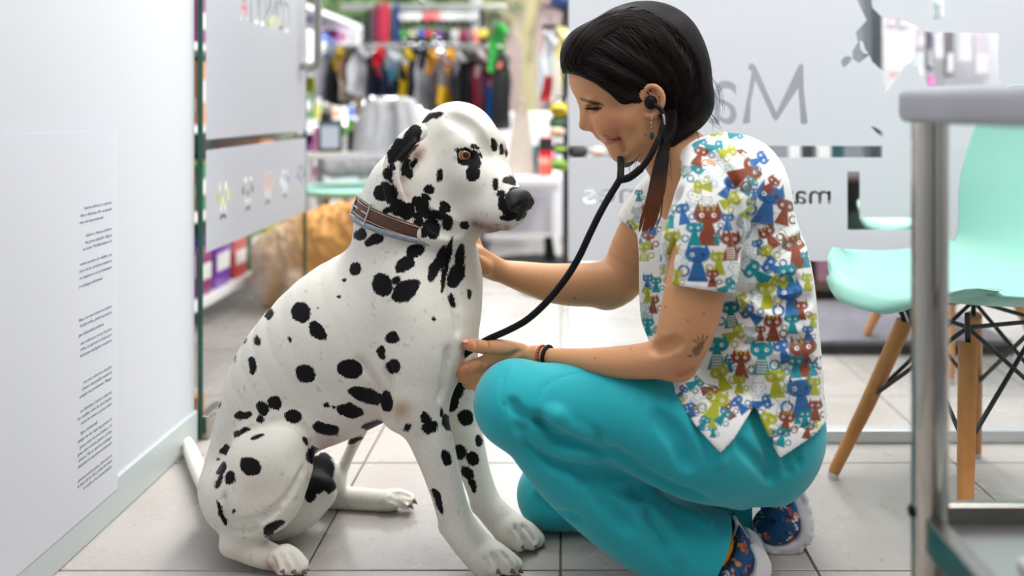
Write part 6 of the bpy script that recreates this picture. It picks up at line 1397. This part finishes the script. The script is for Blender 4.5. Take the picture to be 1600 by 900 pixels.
# ---- shelves along the left of the shop, seen through the slit and under the film
sh = empty('shop_shelves', (-1.40, 3.2, 0), 'white shelving full of pet products beyond the open glass door', 'shelves')
for z in (.10, .40, .70, .98, 1.26): MB().box2((-1.62, 2.5, z-.012), (-1.22, 5.2, z+.012)).build('shelf', white_l, sh)
for y in (2.5, 3.85, 5.2): MB().box2((-1.62, y-.012, 0), (-1.60, y+.012, 1.7)).build('upright', white_l, sh)
MB().box2((-1.64, 2.5, 0), (-1.62, 5.2, 1.7)).build('back_panel', cm(150, 172, 130, .7), sh)
PC = [((30, 90, 200), 'blue'), ((120, 60, 170), 'purple'), ((210, 210, 50), 'yellow'), ((236, 236, 238), 'white'), ((140, 40, 110), 'plum'), ((40, 130, 70), 'green'), ((220, 150, 110), 'peach'), ((24, 60, 150), 'dark blue'), ((200, 60, 60), 'red'), ((60, 60, 66), 'charcoal')]
k = 0
for iz, z in enumerate((.112, .412, .712, .992)):
    y = 2.56; nb = 0
    while y < 5.1:
        w_ = RNG.uniform(.11, .20); hh = RNG.uniform(.13, .23); (c, nm) = PC[(k*7+iz*3) % 10]; k += 1
        o = MB().box2((-1.45, y, z+.0005), (-1.25, y+w_, z+hh), bevel=.006).build('product_box', cm(*c, .45)); tag(o, nm+' product box, number %s from the door, on the %s shop shelf' % (['one', 'two', 'three', 'four', 'five', 'six', 'seven', 'eight', 'nine', 'ten', 'eleven', 'twelve', 'thirteen', 'fourteen', 'fifteen', 'sixteen', 'seventeen', 'eighteen', 'nineteen', 'twenty', 'twenty-one', 'twenty-two'][nb], ['lowest', 'second', 'third', 'top'][iz]), 'box', 'product boxes on the shop shelves')
        MB().box2((-1.2495, y+.012, z+hh*.35), (-1.2485, y+w_-.012, z+hh*.7)).build('box_label', cm(236, 236, 232, .5), o)
        nb += 1; y += w_+RNG.uniform(.015, .05)
ps = empty('star_base', (rx(838, 4.05), 4.05, 0), 'black round-footed stand base on the floor behind the woman\'s forearm', 'stand')
MB().lathe([(0, .02), (.20, .02), (.21, .03), (.20, .04), (.06, .06), (.03, .07), (0, .07)], (rx(835, 4.05), 4.05, 0), 32).build('base', M_black, ps, smooth=True)
for k in range(5):
    a = 2*PI*k/5+.3; MB().tube([(rx(835, 4.05), 4.05, .05), (rx(835, 4.05)+.22*math.cos(a), 4.05+.22*math.sin(a), .025)], [.024, .016], 8).build('arm', M_black, ps, smooth=True)
MB().tube([(rx(860, 4.05), 4.02, .04), (rx(857, 4.05), 4.02, .16)], [.03, .02], 10).build('pedal', M_black, ps, smooth=True)
# ---- golden dog beyond the door
def golden():
    S = Sculpt((-1.75, 2.8, -.01), (-.45, 3.7, .66), .009)
    T = lambda rows, k=.05, flat=None: S.tube([P(a, b, c) for a, b, c, r in rows], [PR(r, c) for a, b, c, r in rows], k, 4, flat)
    T([(440, 400, 3.25, 44), (500, 378, 3.2, 52), (570, 362, 3.15, 50), (612, 340, 3.1, 40)]); T([(585, 345, 3.12, 40), (610, 315, 3.1, 30), (640, 300, 3.1, 28), (668, 312, 3.1, 14)], .04)
    T([(436, 405, 3.3, 34), (428, 440, 3.35, 34), (432, 462, 3.38, 20)], .04); T([(455, 350, 3.3, 9), (446, 372, 3.3, 16), (436, 420, 3.32, 20), (418, 452, 3.34, 14)], .03)
    T([(590, 380, 3.05, 18), (592, 440, 3.05, 12), (600, 478, 3.05, 12)], .03); T([(612, 370, 3.2, 18), (620, 430, 3.2, 12), (628, 466, 3.2, 12)], .03); T([(470, 430, 3.15, 26), (500, 470, 3.12, 14), (520, 476, 3.1, 12)], .03)
    V, Q = S.mesh(1); V[:, 2] = np.maximum(V[:, 2], .001); V = V+normals_of(V, Q)*(vnoise(V, 40, 2)[:, None]-.5)*.02
    px = to_px(V); k = np.clip((478-px[:, 0])/36, 0, 1)[:, None]; me = mesh_np('golden_body', V, Q)
    cattr(me, 'coat', np.array(lin(214, 158, 92))*(1-k)+np.array(lin(228, 204, 172))*k)
    m = mat('golden_fur', (.6, .4, .2), .8, bump=(120, .5)); a = m.node_tree.nodes.new('ShaderNodeAttribute'); a.attribute_name = 'coat'; m.node_tree.links.new(a.outputs['Color'], m.node_tree.nodes['Principled BSDF'].inputs['Base Color']); me.materials.append(m)
    r_ = empty('golden_dog', P(510, 460, 3.2)*(1, 1, 0), 'golden long-haired dog standing in the shop behind the dalmatian\'s back', 'dog'); link('body', me, None, r_)
    for dx in (-1, 1): MB().ball(P(640+dx*12, 300, 3.1+dx*.07), (.03, .015, .06), 12, 8).build('ear', cm(186, 128, 70, .85), r_, smooth=True)
    MB().ball(P(680, 311, 3.1), .016, 12, 8).build('nose', M_black, r_, smooth=True)
golden()
# ---- right side, behind the film: floor scale, dark cabinet, teal chair, window post, goods
sc_ = empty('floor_scale', (.95, 2.95, 0), 'low grey rubber-topped platform scale on the floor behind the glass', 'scale')
MB().box2((.50, 2.66, 0), (1.42, 3.22, .028), bevel=.004).build('scale_base', M_black, sc_); MB().box2((.505, 2.665, .028), (1.415, 3.215, .045), bevel=.004).build('rubber_mat', mat('grey_rubber_mat', lin(112, 110, 120), .55, noise=(30, lin(98, 96, 106), .8), bump=(160, .3)), sc_)
cb = empty('display_cabinet', (1.02, 3.5, 0), 'dark brown open cabinet behind the frosted glass', 'cabinet')
MB().box2((.86, 3.68, 0), (1.22, 3.72, .50)).build('back_panel', cm(70, 58, 54, .6), cb)
for x in (.86, 1.20): MB().box2((x, 3.36, 0), (x+.02, 3.70, .50)).build('side_panel', cm(60, 50, 48, .5), cb)
for z in (.05, .25, .482): MB().box2((.87, 3.36, z), (1.21, 3.69, z+.018)).build('shelf', cm(76, 64, 60, .5), cb)
for i, (x, z, c, nm) in enumerate(((.90, .0685, (130, 84, 74), 'brown'), (1.03, .0685, (206, 150, 170), 'pink'), (.90, .2685, (60, 60, 64), 'black'), (1.04, .2685, (196, 176, 170), 'beige'))):
    o = MB().box2((x, 3.42, z), (x+.10, 3.60, z+.13), bevel=.008).build('bag', cm(*c, .6)); tag(o, nm+' bag on a shelf of the dark cabinet', 'bag', 'bags in the dark cabinet')
for x0, x1, c, nm in ((1238, 1252, (232, 234, 236), 'white box, leftmost on the dark cabinet top'), (1256, 1272, (50, 50, 54), 'black box on the dark cabinet top'), (1277, 1299, (240, 240, 240), 'wide white box on the dark cabinet top'), (1303, 1319, (24, 84, 90), 'dark teal box on the dark cabinet top')):
    o = MB().box2((rx(x0, 3.5), 3.5, .5003), (rx(x1, 3.5), 3.56, .66), bevel=.004).build('carton', cm(*c, .5)); tag(o, nm, 'box')
make_chair((1.20, 2.62), math.radians(200), 'mint shell chair in the shop, glimpsed through the frosted glass')
def hanging(px0, py0, px1, py1, Y, col, label):
    a, b = P(px0, py1, Y), P(px1, py0, Y); o = MB().box2((a[0], Y, a[2]), (b[0], Y+.03, b[2]), bevel=.008).build('hanging_pack', cm(*col, .6)); tag(o, label, 'pack', 'packs on the pegboard')
    MB().tube([((a[0]+b[0])/2, Y+.015, b[2]-.003), ((a[0]+b[0])/2, Y+.015, b[2]+.03), ((a[0]+b[0])/2, Y+.10, b[2]+.03)], .003, 6).build('peg', M_chr, o); MB().box2((a[0]+.008, Y-.001, a[2]+.02), (b[0]-.008, Y+.0005, (a[2]+b[2])/2)).build('pack_label', cm(232, 228, 230, .5), o)
pb = MB().box2((rx(1372, 3.9), 3.93, .1), (2.44, 3.98, 1.5)).build('pegboard', cm(222, 222, 228, .6)); tag(pb, 'pale pegboard wall of hanging packs behind the frosted glass', 'pegboard')
wp = MB().box2((rx(1362, 3.4), 3.4, 0), (rx(1379, 3.4), 3.5, 2.7), bevel=.004).build('pillar', M_dark); tag(wp, kind='structure')
ws_ = MB().box2((rx(1381, 3.5), 3.5, rz(150, 3.5)), (rx(1428, 3.5), 3.51, rz(56, 3.5))).build('notice_sheet', cm(240, 238, 236, .5)); tag(ws_, 'white notice sheet behind the animal cut-out in the glass', 'notice'); MB().box2((rx(1390, 3.5), 3.498, rz(120, 3.5)), (rx(1420, 3.5), 3.4995, rz(112, 3.5))).build('pink_line', M_pink, ws_); MB().tube([((rx(1381, 3.5)+rx(1428, 3.5))/2, 3.505, rz(57, 3.5)), ((rx(1381, 3.5)+rx(1428, 3.5))/2, 3.94, rz(57, 3.5))], .004, 6).build('hanger_rod', M_chr, ws_)
for i, (x0, y0, x1, y1, c, nm) in enumerate([(1434, 40, 1446, 76, (200, 190, 196), 'grey-pink'), (1449, 44, 1458, 110, (96, 92, 110), 'narrow dark grey'), (1460, 52, 1476, 94, (214, 208, 214), 'pale lilac'), (1478, 46, 1492, 120, (120, 112, 120), 'grey'), (1452, 118, 1462, 138, (226, 120, 190), 'small magenta'), (1434, 84, 1446, 124, (206, 214, 214), 'pale mint'), (1498, 44, 1520, 100, (214, 214, 220), 'pale grey'), (1524, 50, 1546, 120, (206, 196, 206), 'dusty pink'), (1386, 22, 1400, 44, (196, 176, 180), 'rose'), (1404, 20, 1420, 46, (176, 176, 184), 'mid grey'), (1458, 2, 1466, 30, (150, 166, 166), 'grey-green'), (1468, 2, 1480, 30, (196, 200, 204), 'silver')]): hanging(x0, y0, x1, y1, 3.80, c, nm+' pack hanging on the pegboard behind the glass')
